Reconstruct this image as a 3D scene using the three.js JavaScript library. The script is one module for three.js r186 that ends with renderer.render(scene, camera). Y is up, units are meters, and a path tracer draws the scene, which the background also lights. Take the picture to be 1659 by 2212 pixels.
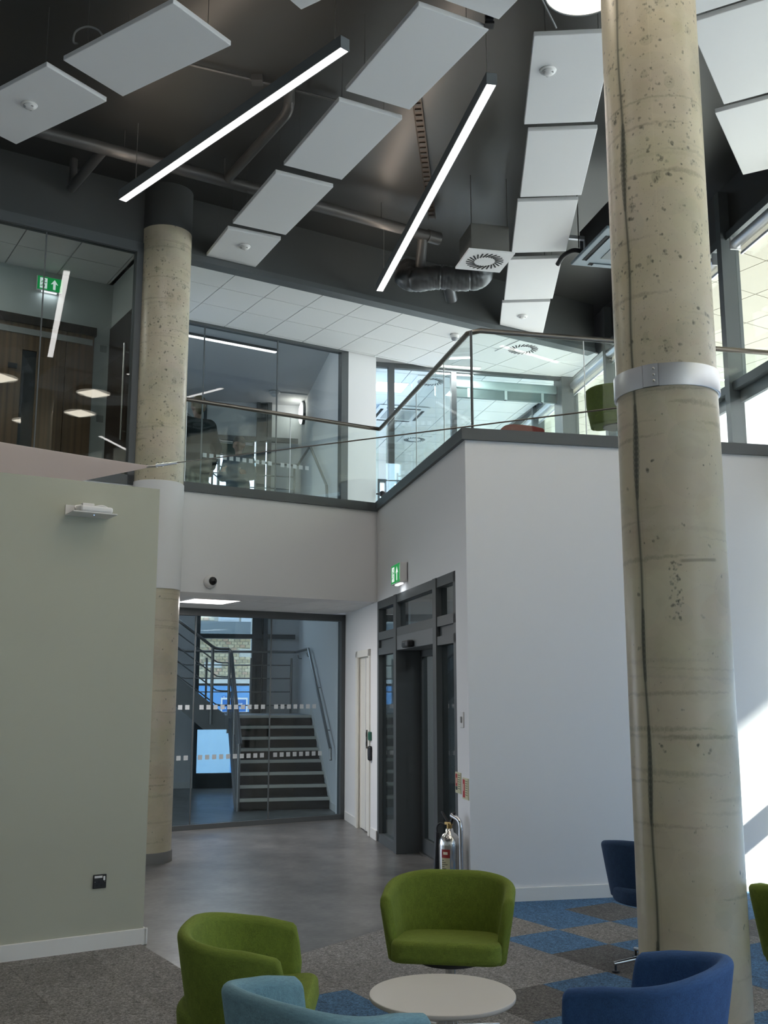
import * as THREE from 'three';
import { RoundedBoxGeometry } from 'three/addons/geometries/RoundedBoxGeometry.js';
import { mergeGeometries } from 'three/addons/utils/BufferGeometryUtils.js';
import { MarchingCubes } from 'three/addons/objects/MarchingCubes.js';
import { RectAreaLightUniformsLib } from 'three/addons/lights/RectAreaLightUniformsLib.js';
RectAreaLightUniformsLib.init();

// ------------------------------------------------------------------ camera, sky, sun, exposure
const R = Math.PI / 180;
const scene = new THREE.Scene();
const camera = new THREE.PerspectiveCamera(2 * Math.atan(1106 / 2230) / R, 1659 / 2212, 0.05, 300);
camera.position.set(0, 1.65, 0);
camera.rotation.set(9.9 * R, 0, 0);
const renderer = new THREE.WebGLRenderer({ antialias: true });
renderer.toneMapping = THREE.LinearToneMapping;
renderer.toneMappingExposure = 1.1;
renderer.shadowMap.enabled = true;
const SKY = 3.4, SUN = 24, LAMP = 3.8;
{ // bright hazy sky, bluer overhead
  const w = 64, h = 64, d = new Float32Array(w * h * 4);
  for (let y = 0; y < h; y++) for (let x = 0; x < w; x++) {
    const el = Math.max(0, (y + 0.5) / h * 2 - 1), t = Math.pow(el, 0.45), i = (y * w + x) * 4;
    d[i] = SKY * (1.0 - 0.55 * t); d[i + 1] = SKY * (1.06 - 0.38 * t); d[i + 2] = SKY * (1.16 - 0.1 * t); d[i + 3] = 1;
  }
  const sky = new THREE.DataTexture(d, w, h, THREE.RGBAFormat, THREE.FloatType);
  sky.mapping = THREE.EquirectangularReflectionMapping; sky.magFilter = THREE.LinearFilter; sky.needsUpdate = true;
  scene.background = sky;
}

// ------------------------------------------------------------------ frames of the plan: origin and turn about y
// N: world; B: balcony edge (58 deg); O: lobby wall corner; S: foot of the stairs; W: window wall; V: partition wall; L: stair glazing; P: partition upstairs
const FR = { N: [0, 0, 0], B: [-0.08, -12.10, 32], O: [0.69, -8.57, 12.3], S: [-0.762, -15.346, 12.3], W: [3.886, -9.766, 98.8], V: [-1.603, -7.248, 32], L: [-0.55, -14.187, 32], P: [-0.134, -14.715, 13] };
const fm = (f) => new THREE.Matrix4().makeRotationY(FR[f][2] * R).setPosition(FR[f][0], 0, FR[f][1]);
const at = (f, x, y, z) => new THREE.Vector3(x, y, z).applyMatrix4(fm(f));
const plan = (f, x, z) => { const p = at(f, x, 0, z); return [p.x, p.z]; };
{ // the sun comes over the viewer's right shoulder, low enough to reach under the canopy
  const sun = new THREE.DirectionalLight(new THREE.Color(1, 0.96, 0.9), SUN);
  const to = new THREE.Vector3(-1, -0.69, -0.35).applyAxisAngle(new THREE.Vector3(0, 1, 0), 12.3 * R);
  sun.position.set(2, 2, -8).addScaledVector(to, -18); sun.target.position.set(2, 2, -8);
  sun.castShadow = true; sun.shadow.mapSize.set(2048, 2048); sun.shadow.radius = 2.2;
  Object.assign(sun.shadow.camera, { left: -22, right: 22, top: 22, bottom: -22, near: 0.5, far: 70 });
  scene.add(sun, sun.target);
}

// ------------------------------------------------------------------ random, textures, materials
let seed = 7;
const rnd = () => { seed = (seed * 1664525 + 1013904223) >>> 0; return seed / 4294967296; };
const rr = (a, b) => a + (b - a) * rnd();
function noiseGrid(n, cells) { // tiling value noise
  const g = []; for (let i = 0; i < cells * cells; i++) g.push(rnd());
  const out = new Float32Array(n * n), s = (t) => t * t * (3 - 2 * t);
  for (let y = 0; y < n; y++) for (let x = 0; x < n; x++) {
    const fx = x / n * cells, fy = y / n * cells, x0 = Math.floor(fx), y0 = Math.floor(fy), tx = s(fx - x0), ty = s(fy - y0);
    const a = g[(y0 % cells) * cells + x0 % cells], b = g[(y0 % cells) * cells + (x0 + 1) % cells], c = g[((y0 + 1) % cells) * cells + x0 % cells], d = g[((y0 + 1) % cells) * cells + (x0 + 1) % cells];
    out[y * n + x] = (a * (1 - tx) + b * tx) * (1 - ty) + (c * (1 - tx) + d * tx) * ty;
  }
  return out;
}
function greyTex(n, fn, rep, srgb = true) {
  const d = new Uint8Array(n * n * 4);
  for (let i = 0; i < n * n; i++) { const v = fn(i); d[i * 4] = v[0]; d[i * 4 + 1] = v[1]; d[i * 4 + 2] = v[2]; d[i * 4 + 3] = 255; }
  const t = new THREE.DataTexture(d, n, n); t.wrapS = t.wrapT = THREE.RepeatWrapping; t.magFilter = THREE.LinearFilter; t.repeat.set(rep, rep);
  if (srgb) t.colorSpace = THREE.SRGBColorSpace; t.needsUpdate = true; return t;
}
const speck = (() => { const a = noiseGrid(256, 64), b = noiseGrid(256, 16); return greyTex(256, (i) => { const v = 150 + 70 * (a[i] - 0.5) + 110 * (rnd() - 0.5) + 24 * (b[i] - 0.5); return [v, v, v]; }, 2); })();
const weave = (() => { const a = noiseGrid(256, 128), b = noiseGrid(256, 12); return greyTex(256, (i) => { const v = 205 + 44 * (a[i] - 0.5) + 40 * (rnd() - 0.5) + 20 * (b[i] - 0.5); return [v, v, v]; }, 5); })();
const mottle = (() => { const a = noiseGrid(512, 6), b = noiseGrid(512, 22), c = noiseGrid(512, 90); return greyTex(512, (i) => { const v = 190 + 44 * (a[i] - 0.5) + 34 * (b[i] - 0.5) + 24 * (c[i] - 0.5); return [v, v, v]; }, 0.4); })();
const grainTex = (() => { const a = noiseGrid(256, 40), b = noiseGrid(256, 5); return greyTex(256, (i) => { const x = i % 256, v = 180 + 60 * (a[x * 256 + 7] - 0.5) + 26 * (b[i] - 0.5) + 14 * (rnd() - 0.5); return [v, v, v]; }, 1.3); })();
function concreteMap(seamU) { // fair-faced concrete: pour marks, bug holes, a formwork seam, streaks; drawn so that it closes round the shaft
  const w = 1024, h = 2048, cv = document.createElement('canvas'); cv.width = w; cv.height = h; const c = cv.getContext('2d');
  c.fillStyle = '#d0c7b3'; c.fillRect(0, 0, w, h);
  const Y = (m) => h - m / 7.1 * h, s1 = seed; seed = 99;
  const wrap = (x, reach, f) => { f(x); if (x < reach) f(x + w); if (x > w - reach) f(x - w); };
  const blob = (x, y, rx, ry, style) => wrap(x, rx + 2, (X) => { c.fillStyle = style; c.beginPath(); c.ellipse(X, y, rx, ry, 0, 0, 7); c.fill(); });
  for (let i = 0; i < 2200; i++) { const r = rr(6, 80), k = rnd(); blob(rnd() * w, rnd() * h, r * 1.6, r * 0.6, k < 0.5 ? `rgba(238,228,202,${rr(0.01, 0.05)})` : k < 0.8 ? `rgba(112,108,96,${rr(0.01, 0.05)})` : `rgba(150,128,88,${rr(0.01, 0.04)})`); }
  for (let i = 0; i < 90; i++) { // pour and wear lines, thinning out at both ends
    const y = rnd() * h, x0 = rnd() * w, n = 30 + Math.floor(rnd() * 60), a = rr(0.03, 0.12), th = rr(1, 5), k = rr(-0.12, 0.12);
    for (let j = 0; j < n; j++) blob((x0 + j * 7) % w, y + k * j + rr(-1.5, 1.5), rr(5, 12), th * Math.sin(Math.PI * (j + 0.5) / n) * rr(0.6, 1.2) + 0.3, `rgba(96,90,74,${a})`);
  }
  for (let i = 0; i < 26; i++) { const x = rnd() * w; c.strokeStyle = `rgba(232,224,200,${rr(0.1, 0.3)})`; c.lineWidth = rr(1, 2.5); c.beginPath(); c.moveTo(x, Y(7.1)); c.lineTo(x + rr(-6, 6), Y(rr(3.6, 5.4))); c.stroke(); }
  const hole = (x, y, r, a) => { for (let k = 0; k < 3; k++) blob((x + rr(-r, r) * 0.9 + w) % w, y + rr(-r, r) * 0.4, r * rr(0.4, 1), r * rr(0.2, 0.45), `rgba(72,73,66,${a * rr(0.4, 1)})`); };
  for (let i = 0; i < 8000; i++) hole(rnd() * w, Y(rnd() < 0.72 ? rr(3.2, 6.4) : rr(0, 7)), Math.pow(rnd(), 8) * 6.5 + 0.9, rr(0.15, 0.6));
  for (let i = 0; i < 90; i++) { const m = rr(3.2, 6.4), x = rnd() * w; for (let k = 0; k < 8; k++) hole((x + rr(-16, 16) + w) % w, Y(m) + rr(-7, 7), rr(1.5, 4.5), rr(0.15, 0.45)); blob(x, Y(m), rr(8, 22), rr(4, 12), 'rgba(100,98,84,0.12)'); }
  for (let k = 0; k < 60; k++) hole(w * 0.955 + rr(-14, 14) + 8 * Math.sin(k), Y(2.12) + rr(-40, 40), rr(1, 5), rr(0.2, 0.5)); // honeycombed patch
  for (let k = 0; k < 50; k++) blob(w * 0.975 + k * 2.4, Y(2.26) - k * 0.05, 6, 2.5, 'rgba(110,104,88,0.12)');
  const sx = seamU * w, line = (off) => { c.beginPath(); for (let k = 0; k <= 300; k++) { const x = sx + off + 3 * Math.sin(k * 0.19) + 2 * Math.sin(k * 0.053); if (k) c.lineTo(x, k / 300 * h); else c.moveTo(x, 0); } c.stroke(); };
  for (const [wd, a] of [[34, 0.05], [24, 0.07], [16, 0.1], [9, 0.35], [5, 0.5]]) { c.lineWidth = wd; c.strokeStyle = `rgba(76,80,72,${a})`; line(0); }
  for (let k = 0; k < 260; k++) { const f = Math.sin(k * 0.17) * Math.sin(k * 0.047); if (f > 0.1) blob(sx + 3 * Math.sin(k * 300 / 260 * 0.19), k / 260 * h, 5 + 9 * f, 7, 'rgba(72,77,70,0.5)'); }
  c.lineWidth = 1.6; c.strokeStyle = 'rgba(226,218,188,0.5)'; line(10);
  seed = s1;
  const t = new THREE.CanvasTexture(cv); t.colorSpace = THREE.SRGBColorSpace; t.wrapS = THREE.RepeatWrapping; return t;
}
const col = (r, g, b) => new THREE.Color().setRGB(r, g, b);
const std = (r, g, b, rough = 0.7, o = {}) => new THREE.MeshStandardMaterial({ color: col(r, g, b), roughness: rough, side: THREE.DoubleSide, ...o });
const M = {
  white: std(0.78, 0.78, 0.785, 0.85), whiteGloss: std(0.8, 0.8, 0.8, 0.4), sage: std(0.465, 0.47, 0.385, 0.85), dark: std(0.042, 0.043, 0.042, 0.34), darkMatt: std(0.06, 0.065, 0.066, 0.65),
  frame: std(0.085, 0.095, 0.1, 0.5), frameLight: std(0.15, 0.165, 0.175, 0.5), black: std(0.012, 0.013, 0.016, 0.45), tile: std(0.74, 0.745, 0.74, 0.9), tileBack: std(0.3, 0.3, 0.3, 0.9), panel: std(0.76, 0.76, 0.765, 0.95),
  vinyl: std(0.285, 0.278, 0.27, 0.33, { map: mottle }), steel: std(0.62, 0.6, 0.57, 0.28, { metalness: 1 }), chrome: std(0.75, 0.76, 0.78, 0.12, { metalness: 1 }), brushed: std(0.66, 0.67, 0.7, 0.38, { metalness: 0.85 }), duct: std(0.1, 0.105, 0.11, 0.3, { metalness: 0.6 }), pipe: std(0.1, 0.1, 0.1, 0.4, { metalness: 0.3 }),
  bronze: std(0.2, 0.18, 0.155, 0.35, { metalness: 1 }), stepTop: std(0.66, 0.64, 0.58, 0.8), riser: std(0.018, 0.013, 0.009, 0.75), stairSteel: std(0.3, 0.3, 0.3, 0.3, { metalness: 1 }), stringer: std(0.36, 0.37, 0.38, 0.8),
  wood: std(0.27, 0.165, 0.085, 0.5, { map: grainTex }), woodDark: std(0.05, 0.03, 0.018, 0.5, { map: grainTex }), doorWhite: std(0.8, 0.78, 0.72, 0.5), sail: new THREE.MeshPhysicalMaterial({ color: col(0.92, 0.83, 0.79), roughness: 1, transmission: 0.6, thickness: 0, side: THREE.DoubleSide }), acPanel: std(0.14, 0.185, 0.22, 0.4), acBox: std(0.03, 0.031, 0.032, 0.6),
  soffit: std(0.34, 0.312, 0.25, 0.5), ground: std(0.62, 0.6, 0.55, 0.9), hoard: std(0.2, 0.48, 0.95, 0.6), hoardLight: std(0.5, 0.72, 0.92, 0.6), canopy: std(0.2, 0.23, 0.25, 0.6), mortar: std(0.62, 0.58, 0.5, 0.9), blind: std(0.8, 0.8, 0.78, 0.9), plastic: std(0.75, 0.74, 0.73, 0.45), red: std(0.5, 0.03, 0.03, 0.5), cream: std(0.7, 0.68, 0.5, 0.6),
  slot: std(0.01, 0.01, 0.011, 0.8), skirting: std(0.8, 0.79, 0.76, 0.45), paleBlue: std(0.26, 0.44, 0.74, 0.7),
};
const glass = new THREE.MeshPhysicalMaterial({ color: col(0.93, 0.97, 0.96), roughness: 0, transmission: 1, thickness: 0, ior: 1.3, side: THREE.DoubleSide });
const tintGlass = new THREE.MeshPhysicalMaterial({ color: col(0.78, 0.83, 0.84), roughness: 0, transmission: 1, thickness: 0, ior: 1.34, side: THREE.DoubleSide });
const solarGlass = new THREE.MeshPhysicalMaterial({ color: col(0.55, 0.56, 0.55), roughness: 0, transmission: 1, thickness: 0, ior: 1.45, side: THREE.DoubleSide });
const frosted = new THREE.MeshPhysicalMaterial({ color: col(0.97, 0.98, 0.98), roughness: 1, transmission: 0.97, thickness: 0, side: THREE.DoubleSide });
const blindCloth = new THREE.MeshPhysicalMaterial({ color: col(0.72, 0.82, 0.95), roughness: 1, transmission: 0.36, thickness: 0, side: THREE.DoubleSide });
const creamCloth = new THREE.MeshPhysicalMaterial({ color: col(0.85, 0.82, 0.76), roughness: 1, transmission: 0.5, thickness: 0, side: THREE.DoubleSide });
const dot = new THREE.MeshPhysicalMaterial({ color: col(0.62, 0.66, 0.68), roughness: 1, transmission: 0.35, thickness: 0, side: THREE.DoubleSide });
const glow = (r, g, b, s = 1) => new THREE.MeshStandardMaterial({ color: 0x222222, emissive: col(r, g, b), emissiveIntensity: s, roughness: 0.6, side: THREE.DoubleSide });
const lampWhite = glow(1, 0.93, 0.9, 3.2), discWarm = glow(1, 0.9, 0.74, 4.0), lampSmall = glow(1, 0.9, 0.78, 3.0);

// ------------------------------------------------------------------ geometry helpers
function metric(g) { // uv in metres, seen along each face's main axis
  const p = g.attributes.position, n = g.attributes.normal, uv = new Float32Array(p.count * 2);
  for (let i = 0; i < p.count; i++) {
    const a = Math.abs(n.getX(i)), b = Math.abs(n.getY(i)), c = Math.abs(n.getZ(i)), x = p.getX(i), y = p.getY(i), z = p.getZ(i);
    if (b >= a && b >= c) { uv[2 * i] = x; uv[2 * i + 1] = z; } else if (a >= c) { uv[2 * i] = z; uv[2 * i + 1] = y; } else { uv[2 * i] = x; uv[2 * i + 1] = y; }
  }
  g.setAttribute('uv', new THREE.BufferAttribute(uv, 2)); return g;
}
const bx = (x0, x1, y0, y1, z0, z1, r = 0) => {
  const a = Math.abs(x1 - x0), b = Math.abs(y1 - y0), c = Math.abs(z1 - z0);
  const g = r ? new RoundedBoxGeometry(a, b, c, 2, Math.min(r, a * 0.49, b * 0.49, c * 0.49)) : new THREE.BoxGeometry(a, b, c);
  g.translate((x0 + x1) / 2, (y0 + y1) / 2, (z0 + z1) / 2); return metric(g);
};
const V3 = (a) => (a.isVector3 ? a : new THREE.Vector3(...a));
function rod(p, q, r, seg = 10, r2 = r) {
  p = V3(p); q = V3(q); const d = q.clone().sub(p), g = new THREE.CylinderGeometry(r2, r, d.length(), seg);
  g.applyQuaternion(new THREE.Quaternion().setFromUnitVectors(new THREE.Vector3(0, 1, 0), d.clone().normalize())); g.translate((p.x + q.x) / 2, (p.y + q.y) / 2, (p.z + q.z) / 2); return g;
}
class Poly extends THREE.Curve { constructor(pts) { super(); this.p = pts.map(V3); this.l = [0]; for (let i = 1; i < pts.length; i++) this.l.push(this.l[i - 1] + this.p[i].distanceTo(this.p[i - 1])); }
  getPoint(t, o = new THREE.Vector3()) { const s = t * this.l[this.l.length - 1]; let i = 1; while (i < this.l.length - 1 && this.l[i] < s) i++; return o.lerpVectors(this.p[i - 1], this.p[i], (s - this.l[i - 1]) / (this.l[i] - this.l[i - 1])); } }
function bentPath(pts, rad) { // polyline with rounded corners
  pts = pts.map(V3); const out = [pts[0]];
  for (let i = 1; i < pts.length - 1; i++) {
    const a = pts[i - 1].clone().sub(pts[i]), b = pts[i + 1].clone().sub(pts[i]), m = Math.min(rad, a.length() * 0.45, b.length() * 0.45), p = pts[i].clone().addScaledVector(a.normalize(), m), q = pts[i].clone().addScaledVector(b.normalize(), m);
    for (let k = 0; k <= 5; k++) { const t = k / 5; out.push(p.clone().multiplyScalar((1 - t) ** 2).addScaledVector(pts[i], 2 * t * (1 - t)).addScaledVector(q, t * t)); }
  }
  out.push(pts[pts.length - 1]); return out;
}
const pipe = (pts, r, rad = 0.05, seg = 8) => { const p = bentPath(pts, rad); return new THREE.TubeGeometry(new Poly(p), Math.max(2, p.length * 4), r, seg, false); };
const curveTube = (pts, r, n = 24, seg = 8) => new THREE.TubeGeometry(new THREE.CatmullRomCurve3(pts.map(V3)), n, r, seg, false);
const lathe = (pts, seg = 32) => new THREE.LatheGeometry(pts.map((p) => new THREE.Vector2(...p)), seg);
function prism(pts, y0, y1) { // plan polygon [x, z] raised from y0 to y1
  const s = new THREE.Shape(pts.map(([x, z]) => new THREE.Vector2(x, -z))), g = new THREE.ExtrudeGeometry(s, { depth: y1 - y0, bevelEnabled: false });
  g.rotateX(-Math.PI / 2); g.translate(0, y0, 0); return metric(g);
}
function clip(poly, nx, nz, d) { // keep nx*x + nz*z >= d
  const out = [];
  for (let i = 0; i < poly.length; i++) { const p = poly[i], q = poly[(i + 1) % poly.length], a = nx * p[0] + nz * p[1] - d, b = nx * q[0] + nz * q[1] - d; if (a >= 0) out.push(p); if (a * b < 0) { const t = a / (a - b); out.push([p[0] + (q[0] - p[0]) * t, p[1] + (q[1] - p[1]) * t]); } }
  return out;
}
const area = (p) => Math.abs(p.reduce((s, a, i) => { const b = p[(i + 1) % p.length]; return s + a[0] * b[1] - b[0] * a[1]; }, 0) / 2);
const merged = (g) => { if (!Array.isArray(g)) return g; if (g.length === 1) return g[0]; return mergeGeometries(g.map((x) => { const y = x.index ? x.toNonIndexed() : x; for (const k of Object.keys(y.attributes)) if (!['position', 'normal', 'uv'].includes(k)) y.deleteAttribute(k); return y; })); };

// ------------------------------------------------------------------ scene helpers
const used = {};
const numbered = (n) => { const k = used[n] = (used[n] ?? -1) + 1; return k ? `${n}_${String(k).padStart(3, '0')}` : n; };
function place(o, f, x = 0, y = 0, z = 0, turn = 0) { o.position.copy(at(f, x, y, z)); o.rotation.y = (FR[f][2] + turn) * R; return o; }
function part(name, g, m, parent, p, rotY) { const o = new THREE.Mesh(merged(g), m); o.name = name; if (p) o.position.set(...p); if (rotY) o.rotation.y = rotY; o.castShadow = o.receiveShadow = true; parent.add(o); return o; }
function tag(o, label, category, group) { o.userData = { label, category }; if (group) o.userData.group = group; return o; }
function struct(name, f, g, m) { const o = part(name, g, m, scene); place(o, f); o.userData.kind = 'structure'; return o; }
function thing(name, label, category, f, [x, y, z], turn = 0, group) { const o = new THREE.Group(); o.name = numbered(name); place(o, f, x, y, z, turn); tag(o, label, category, group); scene.add(o); return o; }
function solo(name, g, m, label, category, f, [x, y, z], turn = 0, group) { const o = part(numbered(name), g, m, scene); place(o, f, x, y, z, turn); return tag(o, label, category, group); }
function copy(src, name, label, f, [x, y, z], turn = 0) { const o = src.clone(); o.name = numbered(name); o.userData = { ...src.userData, label }; place(o, f, x, y, z, turn); scene.add(o); return o; }
function areaLight(color, intensity, w, h, pos, rotY) { // shines straight down
  const l = new THREE.RectAreaLight(color, intensity * LAMP, w, h); l.position.copy(V3(pos)); l.rotation.order = 'YXZ'; l.rotation.set(-Math.PI / 2, rotY, 0); scene.add(l); return l;
}
function tiles(parent, name, f, x0, x1, z0, z1, y, pitch, m, keep, th = 0.02) { // lay-in ceiling tiles, each its own piece, clipped to the room
  for (let x = x0; x < x1 - 1e-6; x += pitch) for (let z = z0; z < z1 - 1e-6; z += pitch) {
    let p = [[x + 0.006, z + 0.006], [x + pitch - 0.006, z + 0.006], [x + pitch - 0.006, z + pitch - 0.006], [x + 0.006, z + pitch - 0.006]];
    for (const [a, b, d] of keep || []) { p = clip(p, a, b, d); if (p.length < 3) break; }
    if (p.length > 2 && area(p) > 0.006) part(name, prism(p, y, y + th), m, parent);
  }
}
// ================================================================== LARGE STRUCTURE
const ground = part('ground', bx(-60, 80, -0.5, -0.08, -90, 60), M.ground, scene); ground.userData.kind = 'structure';
const floorMesh = struct('floor', 'N', prism([[-10, 6], [6.33, 6], [2.05, -21.9], [-1.0, -21.3], [-1.5, -19.1], [-10, -17.25]], -0.3, 0), M.vinyl);
{ // carpet tiles laid up to the angled edges of the vinyl path
  const th = 32 * R, ux = Math.cos(th), uz = -Math.sin(th), vx = -uz, vz = ux, a0 = [1.225, -7.653], P = 0.5;
  const mats = {}; const mk = (k, r, g, b) => { mats[k] = [0.94, 1, 1.07].map((s) => std(r * s, g * s, b * s, 0.98, { map: speck })); };
  mk('g', 0.63, 0.6, 0.575); mk('t', 0.64, 0.59, 0.53); mk('d', 0.33, 0.31, 0.29); mk('b', 0.17, 0.4, 0.72);
  const known = { '0,0': 't', '-1,0': 'b', '0,-1': 'b', '-1,-1': 't', '1,-1': 'd', '1,0': 'b', '0,1': 'b', '-1,1': 'd', '-2,2': 'b', '-2,1': 'g', '-3,2': 'd', '-3,3': 'b', '-5,1': 'b', '-1,3': 't', '-1,4': 'b', '0,2': 'b', '0,3': 'b', '1,1': 't', '-2,0': 'g', '-4,1': 'g', '-2,-1': 'b', '2,-1': 'b', '-2,3': 'd', '-1,2': 'd', '2,1': 'd', '2,2': 'b', '1,2': 'b', '-4,3': 'g', '-4,2': 'g' };
  // line 1 runs from the lobby corner to the knee of the path, line 2 from the knee back to the green wall
  const n1 = [0.795, 0.607], d1 = n1[0] * 0.69 + n1[1] * -8.57, n2 = [-0.848, 0.53], d2 = n2[0] * -1.6 + n2[1] * -7.21;
  const wall = [0.213, 0.977], dw = wall[0] * 0.69 + wall[1] * -8.57, vv = [0.53, 0.848], dv = vv[0] * -1.603 + vv[1] * -7.248 + 0.012;
  for (let i = -12; i < 6; i++) for (let j = -4; j < 9; j++) {
    const c = (p, q) => [a0[0] + P * (ux * p + vx * q), a0[1] + P * (uz * p + vz * q)], e = 0.0015;
    let q = [c(i + e, j + e), c(i + 1 - e, j + e), c(i + 1 - e, j + 1 - e), c(i + e, j + 1 - e)];
    const m = c(i + 0.5, j + 0.5); if (m[0] > 3.6 || m[0] < -4.2 || m[1] > -2.2) continue;
    q = clip(q, wall[0], wall[1], dw); if (q.length < 3) continue;
    const A = clip(q, n1[0], n1[1], d1), Bp = clip(clip(clip(q, -n1[0], -n1[1], -d1), n2[0], n2[1], d2), vv[0], vv[1], dv), gs = [];
    for (const s of [A, Bp]) if (s.length > 2 && area(s) > 0.002) gs.push(prism(s, -0.002, 0.006));
    if (!gs.length) continue;
    let k = known[i + ',' + j]; if (!k) k = j <= -2 && i > -3 ? 'b' : i < -2 ? 'g' : ['b', 'b', 'b', 'd', 'b', 't'][Math.floor(rnd() * 6)];
    part('carpet_tile', gs, mats[k][Math.floor(rnd() * 3)], floorMesh);
  }
}
struct('carpet', 'N', [prism([[-4.3, -2.2], [6.2, -2.2], [6.25, 5.9], [-9.7, 5.9], [-9.7, -2.2]], -0.002, 0.005)], std(0.63, 0.6, 0.575, 0.98, { map: speck }));

// upper floor slab, leaving the stair well open
struct('floor_upper', 'N', prism([plan('B', -7, -0.01), plan('B', 0, -0.01), plan('O', 0.02, -0.02), plan('O', 3.33, -0.02), [2.08, -21.85], [-1.0, -21.25], plan('S', 0.12, -0.75), plan('S', -5.5, -0.75), plan('B', -7, -4.6)], 3.5, 3.76), M.white);
struct('ceiling', 'N', prism([[-10.3, 6.3], [6.6, 6.3], [2.1, -22.2], [-1.2, -21.6], plan('S', 0.1, -4), plan('S', -5.7, -4), plan('S', -5.7, 1.3), plan('B', -7.2, -2.1), [-10.3, -9]], 7.1, 7.35), M.dark);
// outer shell beyond the frame
struct('wall_left', 'N', [bx(-10.2, -10, 0, 7.1, -3.5, 6), bx(-10.2, -10, 3.4, 7.1, -9.1, -3.5), prism([[-10.2, -9.1], [-10, -8.9], plan('B', -7.1, -2.0), plan('B', -7.25, -2.15)], 3.4, 7.1)], M.white);
{ // glazing that lights the lobby from the left, behind the green wall
  const w = struct('window_8', 'N', [bx(-10.15, -10.05, 0, 0.1, -9, -3.5), bx(-10.15, -10.05, 3.3, 3.4, -9, -3.5), ...[-9, -7.2, -5.4, -3.6].map((z) => bx(-10.15, -10.05, 0, 3.4, z - 0.04, z + 0.04))], M.frame);
  part('pane', bx(-10.105, -10.095, 0.1, 3.3, -9, -3.5), solarGlass, w);
}
struct('wall_back', 'N', bx(-10, 6.4, 0, 7.1, 6, 6.2), M.white);

// green partition beside the seating
{
  const w = struct('wall_green', 'V', bx(-5.2, 0, 0, 3.08, -0.13, 0), M.sage);
  const b = struct('baseboard_green', 'V', [bx(-5.2, 0.025, 0, 0.105, 0, 0.018, 0.004), bx(0, 0.018, 0, 0.105, -0.13, 0.018, 0.004)], M.skirting); void w; void b;
}
// lobby corner block: wall with the automatic doors, and the long white wall
struct('wall_right', 'O', bx(0, 3.347, 0, 3.77, -0.22, 0), M.white);
struct('baseboard_right', 'O', bx(-0.016, 3.34, 0, 0.11, 0, 0.018, 0.004), M.skirting);
struct('wall_door', 'O', [bx(0, 0.22, 0, 3.77, -0.34, -0.22), bx(0, 0.3, 2.69, 3.77, -3.61, -0.34), bx(0, 0.3, 0, 2.69, -4.0, -3.6), bx(0, 0.3, 2.1, 2.69, -4.78, -4.0), bx(0, 0.3, 0, 2.69, -5.7, -4.78), bx(0, 0.3, 2.69, 3.5, -5.7, -3.61)], M.white);
struct('baseboard_door', 'O', [bx(-0.016, 0, 0, 0.11, -0.34, 0, 0.004), bx(-0.016, 0, 0, 0.11, -3.93, -3.6, 0.004), bx(-0.016, 0, 0, 0.11, -5.62, -4.85, 0.004)], M.skirting);
struct('trim_1', 'O', [bx(-0.035, 3.35, 3.77, 3.87, -0.2, 0.03), bx(-0.035, 0.2, 3.77, 3.87, -3.56, -0.2)], M.frame);
struct('trim_2', 'B', bx(-2.47, 0.03, 3.765, 3.865, -0.2, 0.03), M.frame);
struct('wall_balcony', 'B', bx(-7, 0.0, 2.69, 3.77, -0.2, 0), M.white);
// lobby room behind the automatic doors
struct('wall_lobby', 'O', [bx(2.1, 2.3, 0, 3.5, -6.2, -0.22), bx(0.3, 2.1, 0, 3.5, -6.2, -6.0), bx(0.3, 0.9, 0, 2.7, -3.3, -3.2)], M.white);
struct('ceiling_lobby', 'O', bx(0.3, 2.1, 2.72, 2.8, -6.0, -0.22), M.tile);
// tiled soffit below the balcony
{
  const s = struct('ceiling_balcony', 'B', bx(-7, 0.1, 2.715, 2.74, -2.75, -0.2), M.tileBack);
  tiles(s, 'ceiling_tile', 'B', -3.0, 0.3, -2.5, -0.2, 2.692, 0.585, M.tile, [[0, 1, -1.97]]);
}
// tiled ceiling of the upper hall and corridor
{
  const s = struct('ceiling_hall', 'B', prism([[-2.9, -0.16], [3.5, -0.16], [4.2, -1.27], [1.36, -2.24], [1.2, -2.03], [-2.9, -2.03]], 6.475, 6.5), M.tileBack);
  const keep = [[0, 1, -9], [0, -1, 0.155]];
  // bounds: partition upstairs, corridor glazing, window wall
  const lp = (f, x, z) => { const p = at(f, x, 0, z).applyMatrix4(fm('B').invert()); return [p.x, p.z]; };
  const half = (p, q, inside) => { let nx = -(q[1] - p[1]), nz = q[0] - p[0]; const l = Math.hypot(nx, nz); nx /= l; nz /= l; const d = nx * p[0] + nz * p[1]; return nx * inside[0] + nz * inside[1] > d ? [nx, nz, d] : [-nx, -nz, -d]; };
  const inB = [1.5, -1];
  keep.push(half(lp('P', 0, 0.03), lp('P', 3, 0.03), inB), half(lp('W', 0, -0.05), lp('W', 6, -0.05), inB), half(lp('L', -3, 0.06), lp('L', 0, 0.06), inB));
  tiles(s, 'ceiling_tile', 'B', -2.94, 4.6, -5.4, 0.3, 6.448, 0.583, M.tile, keep);
}
// dark downstand between the tall space and the hall ceiling
struct('wall_fascia', 'B', bx(-8, 3.62, 6.44, 7.1, -0.14, 0), M.darkMatt);
struct('trim_3', 'B', bx(-2.62, 3.62, 6.385, 6.45, -0.155, 0.012), M.frame);

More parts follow.
